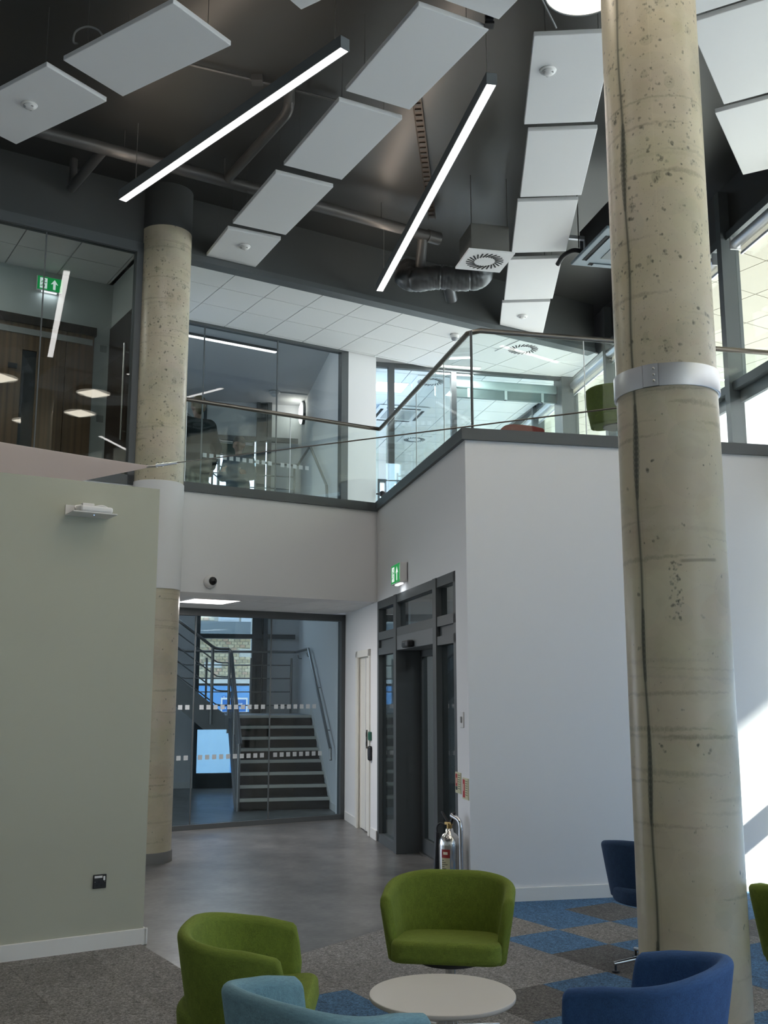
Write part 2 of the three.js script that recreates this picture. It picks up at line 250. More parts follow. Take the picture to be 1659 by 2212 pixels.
// upper room behind the glazing on the left
{
  const s = struct('ceiling_office', 'B', bx(-8, -2.8, 6.475, 6.5, -1.55, -0.14), M.tileBack);
  tiles(s, 'ceiling_tile', 'B', -5.88, -2.4, -1.95, -0.2, 6.448, 0.583, M.tile, [[0, 1, -1.35], [0, -1, 0.145], [-1, 0, 2.89]]);
  struct('wall_office', 'B', [bx(-8, -2.75, 3.76, 6.475, -1.55, -1.35), bx(-2.885, -2.75, 3.76, 6.475, -1.35, -0.3)], std(0.5, 0.52, 0.5, 0.9));
}
// wall in line with the corridor glazing, and the pier by the partition
struct('wall_pier', 'L', [bx(0.005, 0.5, 3.76, 6.6, -0.2, 0.02), bx(0.3, 0.5, 3.76, 6.6, -0.45, -0.2)], M.white);
struct('wall_pier_lower', 'L', bx(0.03, 0.3, 0, 3.5, -0.25, 0.02), M.white);

// stair well: white walls, curtain wall behind the landing
{
  struct('wall_stair_right', 'S', [bx(0, 0.16, 0, 7.1, -3.9, 1.12)], M.white);
  struct('wall_stair_back', 'S', [bx(-7, -1.80, 0, 7.1, -3.9, -3.7), bx(-0.86, 0, 0, 5.0, -3.9, -3.7), bx(-0.86, 0, 6.3, 7.1, -3.9, -3.7), bx(-0.6, 0, 5, 6.3, -3.9, -3.7), bx(-1.8, -0.86, 6.36, 7.1, -3.9, -3.7)], M.white);
  struct('baseboard_stair', 'S', [bx(-4, -1.80, 0, 0.11, -3.7, -3.682), bx(-0.02, 0.0, 1.28, 1.39, -3.7, -2.0), bx(-0.02, 0.0, 0, 0.1, -0.1, 1.05)], M.skirting);
  { const w = struct('window_9', 'S', [-3.85, -2.2, -0.5, 1.3].map((z) => bx(-5.6, -5.5, 0, 7.1, z - 0.05, z + 0.05)).concat([bx(-5.6, -5.5, 3.4, 3.6, -3.9, 1.3), bx(-5.6, -5.5, 7.0, 7.1, -3.9, 1.3)]), M.frame); part('pane', bx(-5.555, -5.545, 0, 7.0, -3.9, 1.3), solarGlass, w); }
  struct('ceiling_stair', 'S', bx(-5.4, 0.1, 7.0, 7.1, -3.7, 2.5), std(0.62, 0.62, 0.62, 0.9));
  // dark frames standing before the back wall
  struct('window_2', 'S', [bx(-0.86, -0.80, 0, 7.0, -3.78, -3.60), bx(-0.80, -0.68, 1.28, 7.0, -3.70, -3.66), bx(-0.66, -0.585, 1.28, 7.0, -3.7, -3.58), bx(-1.8, -0.08, 2.60, 2.68, -3.72, -3.62), bx(-1.8, -0.08, 6.26, 6.34, -3.72, -3.62), bx(-1.84, -1.78, 0, 7.0, -3.78, -3.66), bx(-1.8, -0.86, 0.16, 0.25, -3.75, -3.66), bx(-1.8, -0.86, 1.0, 1.3, -3.75, -3.66), bx(-1.8, -0.86, 0, 0.17, -3.75, -3.7)], M.frame);
  part('pane', bx(-1.79, -0.86, 0.25, 6.3, -3.73, -3.72), glass, scene.getObjectByName('window_2'));
}

// ------------------------------------------------------------------ window wall on the right, double height
{
  const z0 = -0.16, posts = []; for (let x = -16.45; x < 13; x += 1.72) posts.push(x);
  struct('wall_window_head', 'W', [bx(-16.6, 13.2, 6.53, 7.1, -0.05, 0.12)], M.dark);
  struct('wall_window_spandrel', 'W', bx(-16.6, 13.2, 3.35, 3.86, -0.06, 0.06), M.frame);
  const w = struct('window_1', 'W', [bx(-16.6, 13.2, 6.44, 6.53, -0.1, 0.05), bx(-16.6, 13.2, 0, 0.08, -0.1, 0.05), bx(-16.6, 2.4, 4.77, 4.86, -0.12, 0.04), bx(-16.6, 13.2, 0.95, 1.13, -0.06, 0.04), bx(-16.6, 13.2, 2.6, 2.68, -0.06, 0.04)], M.frame);
  for (const x of posts) part('mullion', [bx(x - 0.05, x + 0.05, 0, 7.0, z0, 0.04)], M.frame, w);
  for (let i = 0; i < posts.length - 1; i++) {
    const a = posts[i] + 0.05, b = posts[i + 1] - 0.05;
    part('pane', bx(a, b, 0.08, 0.95, -0.005, 0.005), glass, w); part('pane', bx(a, b, 1.13, 2.6, -0.005, 0.005), glass, w); part('pane', bx(a, b, 2.68, 3.35, -0.005, 0.005), glass, w);
    if (posts[i] < 2.0) {
      part('pane', bx(a, b, 4.86, 6.44, -0.005, 0.005), glass, w);
      part('sash', [bx(a, b, 4.64, 4.77, -0.04, 0.02), bx(a, b, 3.86, 3.92, -0.04, 0.02)], M.frameLight, w);
      part('frosted_pane', bx(a, b, 3.92, 4.64, -0.003, 0.003), frosted, w);
    } else part('pane', bx(a, b, 3.86, 6.44, -0.005, 0.005), glass, w);
  }
  // canopy outside: a deep soffit of square cream panels
  const so = struct('soffit', 'W', [bx(-18, 16, 6.66, 6.9, 0.14, 7.0)], M.mortar);
  const keep = [];
  const toB = (x, z) => { const p = at('W', x, 0, z).applyMatrix4(fm('B').invert()); return [p.x, p.z]; };
  const half = (p, q, inside) => { let nx = -(q[1] - p[1]), nz = q[0] - p[0]; const l = Math.hypot(nx, nz); nx /= l; nz /= l; const d = nx * p[0] + nz * p[1]; return nx * inside[0] + nz * inside[1] > d ? [nx, nz, d] : [-nx, -nz, -d]; };
  const mid = toB(5, 3);
  keep.push(half(toB(0, 0.15), toB(5, 0.15), mid), half(toB(0, 6.95), toB(5, 6.95), mid), half(toB(-2, 0), toB(-2, 5), mid), half(toB(15.5, 0), toB(15.5, 5), mid));
  const holder = new THREE.Mesh(bx(-18, 16, 6.9, 6.95, 0.14, 7.2), M.frame); holder.name = 'fascia'; so.add(holder);
  const rel = fm('W').invert().multiply(fm('B'));
  for (let x = -4; x < 16; x += 0.75) for (let z = -12; z < 8; z += 0.75) {
    let p = [[x + 0.006, z + 0.006], [x + 0.744, z + 0.006], [x + 0.744, z + 0.744], [x + 0.006, z + 0.744]];
    for (const [a, b, d] of keep) { p = clip(p, a, b, d); if (p.length < 3) break; }
    if (p.length > 2 && area(p) > 0.02) { const ge = prism(p, 6.63, 6.655); ge.applyMatrix4(rel); part('soffit_panel', ge, M.soffit, so); }
  }
}

// ------------------------------------------------------------------ upper partition with the room beyond it
{
  const p = struct('window_3', 'P', [bx(-0.05, 3.1, 6.40, 6.5, -0.05, 0.03), bx(0.2, 0.29, 3.76, 6.4, -0.05, 0.03), bx(1.17, 1.25, 3.76, 6.4, -0.05, 0.03), bx(2.93, 3.12, 3.76, 6.5, -0.25, 0.06), bx(-0.05, 3.1, 3.76, 3.86, -0.05, 0.03)], M.frame);
  for (const [a, b] of [[-0.05, 0.2], [0.29, 0.56], [0.565, 0.92], [0.925, 1.17], [1.25, 2.08], [2.085, 2.93]]) part('pane', bx(a, b, 3.86, 6.4, -0.006, 0.006), glass, p);
  struct('wall_meeting_left', 'P', bx(-0.1, 0.1, 3.76, 6.6, -6.6, -0.4), M.paleBlue);
  struct('wall_meeting_back', 'P', [bx(-0.1, 4, 6.1, 6.6, -6.7, -6.5), bx(-0.1, 1.5, 3.76, 6.1, -6.7, -6.5)], M.white);
  const c = struct('ceiling_meeting', 'P', bx(0, 3.3, 6.53, 6.56, -6.5, -0.05), M.tileBack);
  tiles(c, 'ceiling_tile', 'P', 0.05, 3.25, -6.5, -0.1, 6.50, 0.6, M.tile, [[0, -1, 0.06], [0, 1, -6.48], [-1, 0, -3.2]]);
  const w = struct('window_4', 'P', [bx(1.5, 4, 3.8, 3.9, -6.66, -6.54), bx(1.5, 1.56, 3.8, 6.1, -6.66, -6.54), bx(1.68, 1.74, 3.8, 6.1, -6.66, -6.54), bx(2.6, 2.66, 3.8, 6.1, -6.66, -6.54), bx(1.5, 4, 6.04, 6.1, -6.66, -6.54), bx(1.5, 4, 5.5, 5.54, -6.66, -6.54)], M.frame);
  part('pane', bx(1.5, 3.9, 3.9, 6.04, -6.61, -6.6), glass, w);
}

// ------------------------------------------------------------------ outside, seen through the stair window
{
  const b = struct('brick_building', 'S', [bx(-9, 6, -0.1, 4.3, -8.6, -8.12)], M.mortar);
  const bm = [[0.78, 0.68, 0.5], [0.72, 0.6, 0.42], [0.84, 0.74, 0.56], [0.72, 0.52, 0.4], [0.62, 0.54, 0.4]].map((c) => std(...c, 0.9));
  const bg = bx(-0.052, 0.052, -0.0285, 0.0285, -8.121, -8.1);
  for (let r = 0; r < 21; r++) for (let k = 0; k < 12; k++) { const x = -1.86 + k * 0.125 + (r % 2) * 0.0625, y = 1.93 + r * 0.066; if (x > -0.36) continue; if (y > 2.83 && y < 3.2) continue; if (x > -1.25 && y > 3.15) continue; part('brick', bg, bm[Math.floor(rnd() * 5)], b, [x, y, 0]); }
  part('window_frame', [bx(-1.22, -0.76, 3.17, 3.9, -8.12, -8.07), bx(-0.72, -0.3, 3.17, 3.9, -8.12, -8.07)], M.whiteGloss, b);
  part('window_pane', [bx(-1.17, -0.81, 3.23, 3.9, -8.08, -8.06)], std(0.72, 0.76, 0.8, 0.3), b);
  part('vent', [bx(-0.74, -0.5, 2.42, 2.6, -8.12, -8.09)], M.whiteGloss, b);
  part('lintel', [bx(-1.5, -1.12, 2.18, 2.3, -8.12, -8.05)], M.whiteGloss, b);
  solo('canopy', [bx(-4, 3, 2.9, 3.14, -8.1, -7.2), bx(-4, 3, 2.84, 2.9, -8.0, -7.15)], M.canopy, 'grey metal canopy on the brick building outside the stair window', 'canopy', 'S', [0, 0, 0]);
}
// ================================================================== OBJECTS
// ------------------------------------------------------------------ concrete columns
{
  const cm = std(0.9, 0.89, 0.85, 0.33, { map: concreteMap(0.848) });
  const front = thing('concrete_column', 'broad raw concrete column in the foreground with a dark vertical seam', 'column', 'N', [1.44, 0, -5.08]);
  const g = new THREE.CylinderGeometry(0.25, 0.25, 7.1, 96, 1, true); g.translate(0, 3.55, 0); part('shaft', g, cm, front);
  const collar = thing('steel_collar', 'galvanised steel band clamped round the foreground concrete column', 'collar', 'N', [1.44, 3.12, -5.08]);
  part('band', lathe([[0.251, 0], [0.262, 0], [0.262, 0.112], [0.251, 0.112], [0.251, 0]], 96), M.brushed, collar);
  const a0 = -15.8 * R - 0.21, arc = (a, r0, y0, y1, w) => { const s = new THREE.CylinderGeometry(r0, r0, y1 - y0, 16, 1, false, a, w); s.translate(0, (y0 + y1) / 2, 0); return s; };
  part('strap', [arc(a0 - 0.21, 0.2665, 0, 0.112, 0.29)], M.brushed, collar);
  part('strap_seam', [arc(a0 - 0.216, 0.2672, 0, 0.112, 0.007), arc(a0 + 0.08, 0.2668, 0, 0.112, 0.004)], M.frameLight, collar);
  for (let k = 0; k < 3; k++) { const s = new THREE.SphereGeometry(0.0065, 10, 8); part('bolt', s, M.steel, collar, [Math.sin(a0) * 0.268, 0.025 + 0.031 * k, Math.cos(a0) * 0.268]); }
  part('eyebolt', [rod([-0.06, 0.06, -0.25], [-0.1, 0.06, -0.33], 0.008), new THREE.TorusGeometry(0.018, 0.006, 8, 16).translate(-0.11, 0.06, -0.35)], M.steel, collar);

  const rear = thing('concrete_column', 'slimmer far concrete column with charcoal top and white painted band', 'column', 'N', [-2.39, 0, -10.68]);
  const seg = (y0, y1, r, m, n) => { const s = new THREE.CylinderGeometry(r, r, y1 - y0, 72, 1, true); const uv = s.attributes.uv; for (let i = 0; i < uv.count; i++) { uv.setXY(i, uv.getX(i) + 0.2, (y0 + uv.getY(i) * (y1 - y0)) / 7.1); } s.translate(0, (y0 + y1) / 2, 0); part(n, s, m, rear); };
  seg(0, 2.70, 0.27, cm, 'shaft'); seg(3.76, 6.62, 0.27, cm, 'shaft'); 
  part('painted_top', lathe([[0.27, 6.61], [0.272, 6.61], [0.272, 7.1]], 72), M.darkMatt, rear);
  part('painted_band', lathe([[0.268, 2.69], [0.278, 2.69], [0.278, 3.8], [0.268, 3.81]], 72), M.white, rear);
  part('base_trim', lathe([[0.27, 0], [0.281, 0], [0.281, 0.1], [0.27, 0.105]], 72), std(0.2, 0.2, 0.2, 0.6), rear);
}

// ------------------------------------------------------------------ shade sail and its cable
{
  const P = [[-1.90, 3.48, -8.3], [-5.6, 3.72, -5.2], [-5.2, 2.68, -8.3]], n = 26, pos = [], idx = [], row = [];
  for (let i = 0; i <= n; i++) { row[i] = []; for (let j = 0; j <= n - i; j++) {
    const a = 1 - (i + j) / n, b = i / n, c = j / n; let p = [0, 1, 2].map((k) => a * P[0][k] + b * P[1][k] + c * P[2][k]);
    const cen = [0, 1, 2].map((k) => (P[0][k] + P[1][k] + P[2][k]) / 3), pull = 0.10 * (a * b * 4 * (1 - c) + b * c * 4 * (1 - a) + a * c * 4 * (1 - b));
    p = p.map((x, k) => x + (cen[k] - x) * pull); p[1] -= 0.1 * a * (1 - a); row[i][j] = pos.length / 3; pos.push(...p);
  } }
  for (let i = 0; i < n; i++) for (let j = 0; j < n - i; j++) { idx.push(row[i][j], row[i + 1][j], row[i][j + 1]); if (j < n - i - 1) idx.push(row[i + 1][j], row[i + 1][j + 1], row[i][j + 1]); }
  const under = pos.map((v, k) => (k % 3 === 1 ? v - 0.004 : v)), c = pos.length / 3, g = new THREE.BufferGeometry(), all = pos.concat(under), id = idx.concat(idx.map((v) => v + c).reverse());
  g.setAttribute('position', new THREE.Float32BufferAttribute(all, 3)); g.setIndex(id); g.computeVertexNormals();
  const s = thing('shade_sail', 'pale pink fabric shade sail stretched above the green wall', 'shade sail', 'N', [0, 0, 0]);
  part('cloth', g, M.sail, s);
  part('corner_plate', rod([-1.95, 3.478, -8.29], [-1.87, 3.482, -8.29], 0.012), M.steel, s);
  const q = (t) => [-1.90 + (1.33 + 1.90) * t, 3.485 + (3.18 - 3.485) * t - 0.0, -8.3 + (-5.43 + 8.3) * t];
  const k = thing('tension_cable', 'thin wire cable from the sail corner to the foreground column', 'cable', 'N', [0, 0, 0]);
  part('cable', rod(q(0.05), q(1), 0.0045, 6), M.bronze, k);
  for (const [a, b] of [[0.012, 0.03], [0.03, 0.05]]) part('shackle', [rod(q(a), q(b), 0.013), rod(V3(q(a)).add(V3([0, 0.02, 0])), V3(q(a)).add(V3([0, -0.02, 0])), 0.008)], M.steel, k);
  part('turnbuckle', rod(q(0.05), q(0.075), 0.011), M.steel, k);
}

// ------------------------------------------------------------------ acoustic rafts in radial rows
const RAFT_Y = 6.47;
const raftProto = {};
function raft(len, label, x, z, yaw) {
  const k = len.toFixed(2);
  if (!raftProto[k]) { raftProto[k] = [bx(-0.3, 0.3, 0, 0.042, -len / 2, len / 2, 0.006), bx(-0.29, 0.29, 0.042, 0.046, -len / 2 + 0.01, len / 2 - 0.01)]; }
  const t = thing('acoustic_panel', label, 'ceiling panel', 'N', [x, RAFT_Y, z], -yaw, 'white acoustic panels hung in radial rows');
  part('board', raftProto[k][0], M.panel, t);
  for (const [a, b] of [[-0.2, -1], [0.2, -1], [-0.2, 1], [0.2, 1]]) part('hanger_wire', rod([a, 0.04, b * (len / 2 - 0.15)], [a, 7.1 - RAFT_Y, b * (len / 2 - 0.15)], 0.0025, 5), M.pipe, t);
  return t;
}
const mid4 = (...p) => { const s = RAFT_Y === 6.5 ? 1 : (RAFT_Y - 1.65) / (6.5 - 1.65); return [p.reduce((a, q) => a + q[0], 0) / p.length * s, p.reduce((a, q) => a + q[1], 0) / p.length * s]; };
{
  const A = [[[0.251, -6.668], [0.778, -6.963], [0.198, -8.011], [-0.301, -7.725]], [[-0.364, -7.873], [0.133, -8.147], [-0.398, -9.219], [-0.935, -8.971]], [[-1.009, -9.103], [-0.499, -9.376], [-1.095, -10.443], [-1.572, -10.153]]];
  const An = ['in the middle fan row, between the two linear lights', 'in the middle fan row, second from its top', 'in the middle fan row, third from its top'];
  A.forEach((q, i) => { const [x, z] = mid4(...q); raft(1.2, 'white acoustic panel ' + An[i], x, z, -27.8); });
  { const [x, z] = mid4([-1.66, -10.285], [-1.128, -10.582], [-1.511, -11.305], [-2.003, -11.007]); raft(0.82, 'short white acoustic panel with a detector beside the far column', x, z, -26.5); }
  { const [x, z] = mid4([0.52, -6.815]); raft(1.2, 'white acoustic panel cut by the top edge, right of the longer gap', x + 0.33, z + 0.66, -27.5); }
  const B = [[[-1.488, -6.647], [-1.171, -7.124], [-2.169, -7.805], [-2.503, -7.335]], [[-2.643, -7.39], [-2.328, -7.873], [-3.317, -8.581], [-3.63, -8.09]]];
  B.forEach((q, i) => { const [x, z] = mid4(...q); raft(1.2, ['white acoustic panel left of the shorter linear light, nearest its cable loop', 'white acoustic panel with a detector at the left edge'][i], x, z, -55.5); });
  { const [x, z] = mid4([-1.33, -6.89]); raft(1.2, 'white acoustic panel at the top edge above the shorter linear light', x + 1.34 * 0.824 * 0.5 + 0.5, z + 0.76, -55.5); }
  const Cz = [[1.47, -7.61], [1.61, -8.945], [1.687, -10.27], [1.765, -11.68], [1.84, -13.0]];
  const Cn = ['white acoustic panel with a detector directly left of the foreground column top', 'white acoustic panel second in the straight row by the foreground column', 'white acoustic panel third in the straight row, left of the air conditioner', 'white acoustic panel fourth in the straight row, right of the swirl diffuser', 'white acoustic panel with a detector just above the corner handrail'];
  Cz.forEach(([x, z], i) => { const s = (RAFT_Y - 1.65) / 4.85; raft(1.22, Cn[i], x * s, z * s, 4.2); });
  const Dl = [[[2.25, -6.865], 'white acoustic panel right of the foreground column, upper one'], [[2.82, -8.06], 'white acoustic panel right of the foreground column, lower one'], [[1.58, -5.75], 'white acoustic panel at the top right corner beside the column']];
  for (const [[x, z], l] of Dl) { const a = 29 * R, s = (RAFT_Y - 1.65) / 4.85; raft(1.22, l, (x + Math.cos(a) * 0.3 + Math.sin(a) * 0.61) * s, (z + Math.sin(a) * 0.3 - Math.cos(a) * 0.61) * s, 29.5); }
}
solo('panel_bracket', [bx(-0.03, 0.03, 0, 0.12, -0.04, 0.04, 0.008), bx(-0.035, 0.035, -0.02, 0, -0.05, 0.02)], M.black, 'small black bracket at the corner of the middle row panel', 'bracket', 'N', [0.775, 6.5, -6.86]);
solo('cable_loop', [curveTube([[-0.06, -0.03, 0.03], [-0.1, 0, 0], [-0.09, 0.09, 0], [0, 0.12, 0.02], [0.1, 0.07, 0.05], [0.16, -0.02, 0.07]], 0.008)], M.tileBack, 'looped grey cable above the panel left of the shorter light', 'cable', 'N', [-2.3, 6.6, -7.24]);
// detectors under the rafts
{
  const t = thing('smoke_detector', 'round white detector under the panel left of the foreground column top', 'detector', 'N', [1.29, RAFT_Y, -7.4], 0, 'smoke detectors under the ceiling panels');
  part('base', lathe([[0, 0], [0.062, 0], [0.066, -0.006], [0.062, -0.014], [0.05, -0.016]].map((p) => p), 32), M.plastic, t);
  part('sensor_head', lathe([[0.05, -0.014], [0.05, -0.02], [0.034, -0.034], [0.02, -0.04], [0, -0.04]], 32), M.plastic, t, [0.004, 0, -0.004]);
  for (const [a, b] of [[0.028, 0.018], [-0.03, 0.014], [0.0, -0.034]]) part('port', lathe([[0, -0.033], [0.012, -0.033], [0.013, -0.026], [0, -0.02]], 12), M.tileBack, t, [a, 0, b]);
  const s = (p) => { const v = at('N', ...p); return [v.x, v.y, v.z]; };
  copy(t, 'smoke_detector', 'round white detector under the short panel beside the far column', 'N', s([-1.53, RAFT_Y, -10.65]));
  copy(t, 'smoke_detector', 'round white detector under the panel at the left edge', 'N', s([-2.95, RAFT_Y, -7.88]));
  copy(t, 'smoke_detector', 'round white detector under the panel above the corner handrail', 'N', s([1.8, RAFT_Y, -12.78]));
}

// ------------------------------------------------------------------ suspended linear lights and disc lights
const LIGHT_Y = 6.38, upGlow = glow(1, 0.8, 0.62, 2);
function linear(label, A, Bq) {
  const dx = Bq[0] - A[0], dz = Bq[1] - A[1], len = Math.hypot(dx, dz), yaw = Math.atan2(dx, -dz), cx = (A[0] + Bq[0]) / 2, cz = (A[1] + Bq[1]) / 2;
  const t = thing('linear_pendant_light', label, 'light', 'N', [cx, LIGHT_Y, cz], -yaw / R, 'suspended linear lights');
  part('housing', [bx(-0.045, 0.045, 0.012, 0.1, -len / 2, len / 2, 0.004), bx(-0.045, -0.038, 0, 0.02, -len / 2, len / 2), bx(0.038, 0.045, 0, 0.02, -len / 2, len / 2), bx(-0.045, 0.045, 0, 0.02, -len / 2, -len / 2 + 0.008), bx(-0.045, 0.045, 0, 0.02, len / 2 - 0.008, len / 2)], M.frameLight, t);
  part('diffuser', bx(-0.037, 0.037, 0.001, 0.012, -len / 2 + 0.009, len / 2 - 0.009), lampWhite, t);
  for (const z of [-len / 2 + 0.25, len / 2 - 0.12]) part('suspension_wire', rod([0, 0.1, z], [0, 7.1 - LIGHT_Y, z], 0.003, 6), M.steel, t);
  areaLight(new THREE.Color(1, 0.94, 0.9), 3.5, 0.072, len - 0.04, [cx, LIGHT_Y - 0.006, cz], -yaw);
  part('uplight_strip', bx(-0.03, 0.03, 0.1, 0.104, -len / 2 + 0.1, len / 2 - 0.1), upGlow, t);
  const up = areaLight(new THREE.Color(1, 0.82, 0.66), 2.3, 0.06, len - 0.2, [cx, LIGHT_Y + 0.107, cz], -yaw); up.rotation.x = Math.PI / 2;
  return t;
}
linear('shorter linear light hanging over the far column, on the left', [-0.29, -7.0], [-2.56, -9.42]);
linear('longer linear light hanging in the middle, left of the foreground column', [0.851, -7.45], [-0.053, -11.73]);
linear('linear light above the window side, beyond the right edge', [3.6, -4.5], [4.78, -4.2]);
linear('linear light behind the viewer on the left', [-0.9, -4.2], [-3.6, -3.0]);
function disc(label, x, z, y = 6.37) {
  const t = thing('disc_pendant_light', label, 'light', 'N', [x, y, z], 0, 'round disc lights ringed about the foreground column');
  part('housing', lathe([[0, 0.075], [0.27, 0.075], [0.278, 0.068], [0.278, 0], [0.268, 0], [0.268, 0.02]], 48), M.frameLight, t);
  part('diffuser', lathe([[0, 0.004], [0.266, 0.004], [0.267, 0.018], [0, 0.02]].reverse(), 48), discWarm, t);
  part('suspension_wire', rod([0, 0.07, 0], [0, 7.1 - y, 0], 0.003, 6), M.steel, t);
  part('cable', curveTube([[-0.2, 0.075, 0.05], [-0.27, 0.16, -0.05], [-0.26, 0.22, -0.3], [-0.1, 0.1, -0.55]], 0.006), std(0.35, 0.36, 0.36, 0.5), t);
  areaLight(new THREE.Color(1, 0.88, 0.72), 3.9, 0.372, 0.372, [x, y - 0.006, z], 0);
}
disc('glowing round disc light beside the top of the foreground column', 1.37, -6.33);
disc('disc light just showing at the top left corner', -2.83, -6.22);
disc('round disc light over the column, right of the visible one', 2.2, -5.3);
disc('round disc light ahead of the viewer, left of the column', 0.1, -5.62);
disc('round disc light nearest the window, level with the column', 2.2, -4.1);
disc('round disc light left of the column towards the viewer', 0.45, -4.35);
disc('round disc light behind the column towards the viewer', 1.35, -3.75);

// ------------------------------------------------------------------ services under the dark ceiling
{
  const big = thing('ceiling_pipe', 'long dark pipe run under the charcoal ceiling behind the lights', 'pipe', 'N', [0, 0, 0]);
  part('pipe', rod([-3.9, 6.85, -8.55], [0.6, 6.85, -11.27], 0.062, 16), M.pipe, big);
  part('end_cap', [rod([0.5, 6.85, -11.21], [0.64, 6.85, -11.295], 0.075, 16)], M.pipe, big);
  for (const t of [0.12, 0.3, 0.5, 0.68, 0.86]) part('clip', rod([-3.9 + 4.5 * t, 6.85, -8.55 - 2.72 * t], [-3.9 + 4.5 * t, 7.1, -8.55 - 2.72 * t], 0.006, 6), M.pipe, big);
  part('branch', [rod([-2.72, 6.85, -9.28], [-3.25, 6.8, -9.98], 0.048, 14), rod([-3.22, 6.8, -9.93], [-3.22, 7.1, -9.93], 0.04, 14)], M.pipe, big);
  part('branch', pipe([[-0.86, 7.08, -8.55], [-0.86, 6.86, -8.62], [-1.62, 6.86, -9.9]], 0.05, 0.12, 12), M.pipe, big);
  part('branch', [rod([0.45, 6.85, -11.2], [0.42, 6.5, -11.45], 0.06, 14)], M.pipe, big);
  solo('conduit', [rod([-2.2, 7.06, -8.0], [-1.14, 7.06, -8.47], 0.014, 8), rod([-1.14, 7.06, -8.47], [-0.45, 7.06, -8.78], 0.014, 8), bx(-0.05, 0.05, 7.04, 7.1, -0.05, 0.05).translate(-1.14, 0, -8.47)], M.pipe, 'thin dark conduit fixed to the ceiling behind the shorter linear light', 'conduit', 'N', [0, 0, 0]);
  const trayDark = std(0.025, 0.02, 0.016, 0.5);
  const tray = thing('cable_tray', 'perforated bronze cable tray on the ceiling left of the longer light', 'cable tray', 'N', [0.39, 7.06, -9.6], -5.9);
  part('channel', [bx(-0.045, 0.045, 0, 0.006, -1.6, 1.5), bx(-0.045, -0.04, -0.025, 0.004, -1.6, 1.5), bx(0.04, 0.045, -0.025, 0.004, -1.6, 1.5)], std(0.06, 0.045, 0.035, 0.45, { metalness: 0.4 }), tray);
  for (let k = 0; k < 30; k++) part('rung', bx(-0.03, 0.03, -0.01, -0.002, -1.55 + k * 0.1, -1.52 + k * 0.1), trayDark, tray);
  // swirl diffuser with plenum
  const slots = (r0, r1, n, y, w, tilt = 0.5) => { const g = []; for (let k = 0; k < n; k++) { const a = k / n * Math.PI * 2, s = bx(r0, r1, y - 0.003, y + 0.003, -w, w); s.translate(-(r0 + r1) / 2, 0, 0); s.rotateY(tilt); s.translate((r0 + r1) / 2, 0, 0); s.rotateY(a); g.push(s); } return g; };
  const d = thing('swirl_diffuser', 'square white swirl diffuser hanging under a dark box near the ceiling', 'air diffuser', 'O', [0.78, 6.2, -1.75], 0);
  part('face_plate', bx(-0.255, 0.255, 0, 0.022, -0.255, 0.255, 0.004), M.panel, d);
  part('plenum_box', bx(-0.21, 0.21, 0.022, 0.33, -0.23, 0.2, 0.004), std(0.12, 0.118, 0.108, 0.6), d);
  for (const s of slots(0.105, 0.205, 24, -0.0005, 0.0085)) part('vane_slot', s, M.slot, d);
  for (const x of [-0.2, 0.2]) part('hanger_rod', rod([x, 0.3, 0.18], [x, 0.88, 0.18], 0.005, 6), M.pipe, d);
  part('spigot', rod([0, 0.2, -0.2], [0, 0.2, -0.42], 0.12, 24), M.duct, d);
  // foil flexible duct behind it
  const f = thing('flexible_duct', 'crinkled foil flexible duct below the swirl diffuser box', 'duct', 'N', [0, 0, 0]);
  const path = new THREE.CatmullRomCurve3([[0.3, 6.62, -11.62], [0.27, 6.46, -11.5], [0.38, 6.4, -11.42], [0.62, 6.42, -11.4], [0.95, 6.4, -11.4], [1.12, 6.44, -11.4], [1.13, 6.6, -11.36]].map(V3));
  const tg = new THREE.TubeGeometry(path, 110, 0.14, 22, false), tp = tg.attributes.position, tn = tg.attributes.normal;
  for (let i = 0; i < tp.count; i++) { const ring = Math.floor(i / 23), w = 0.0015 * Math.sin(ring * 1.9) + (ring % 28 === 0 ? -0.016 : 0) + 0.004 * Math.sin(ring * 0.7 + (i % 23) * 2.1); tp.setXYZ(i, tp.getX(i) + tn.getX(i) * w, tp.getY(i) + tn.getY(i) * w, tp.getZ(i) + tn.getZ(i) * w); }
  tg.computeVertexNormals(); part('sleeve', tg, M.duct, f);
  part('branch_collar', rod([0.75, 6.34, -11.42], [0.8, 6.22, -11.6], 0.07, 16), M.duct, f);
  // ceiling cassette
  const ac = thing('ceiling_cassette', 'grey ceiling cassette air conditioner under a black box by the foreground column', 'air conditioner', 'O', [1.91, 6.3, -1.72], 0);
  part('casing', bx(-0.02, 0.72, 0.03, 0.36, -0.06, 0.72, 0.01), M.acBox, ac);
  part('fascia', bx(-0.1, 0.85, 0, 0.035, -0.14, 0.81, 0.012), M.acPanel, ac);
  part('grille', bx(0.15, 0.6, -0.006, 0.002, 0.1, 0.56, 0.003), std(0.12, 0.14, 0.15, 0.5), ac);
  for (const [a, b, c, e] of [[-0.03, 0.04, 0.02, 0.64], [0.71, 0.78, 0.02, 0.64], [0.08, 0.68, -0.09, -0.03], [0.08, 0.68, 0.7, 0.76]]) { part('louvre_slot', bx(a, b, -0.004, 0.004, c, e), M.slot, ac); part('flap', bx(a + 0.045, b + 0.012, -0.012, -0.004, c, e), M.acPanel, ac); }
  part('hanger_rod', rod([-0.1, 0.1, 0.1], [-0.1, 0.8, 0.1], 0.006, 6), M.pipe, ac);
  part('drain_hose', curveTube([[-0.03, 0.1, 0.02], [-0.12, 0.11, 0.0], [-0.2, 0.08, -0.08], [-0.23, 0.02, -0.2]], 0.026), M.black, ac);
  part('pipe_bracket', [bx(-0.42, -0.02, 0.2, 0.24, 0.06, 0.1), bx(-0.03, -0.01, 0.02, 0.24, 0.06, 0.1)], M.brushed, ac);
}

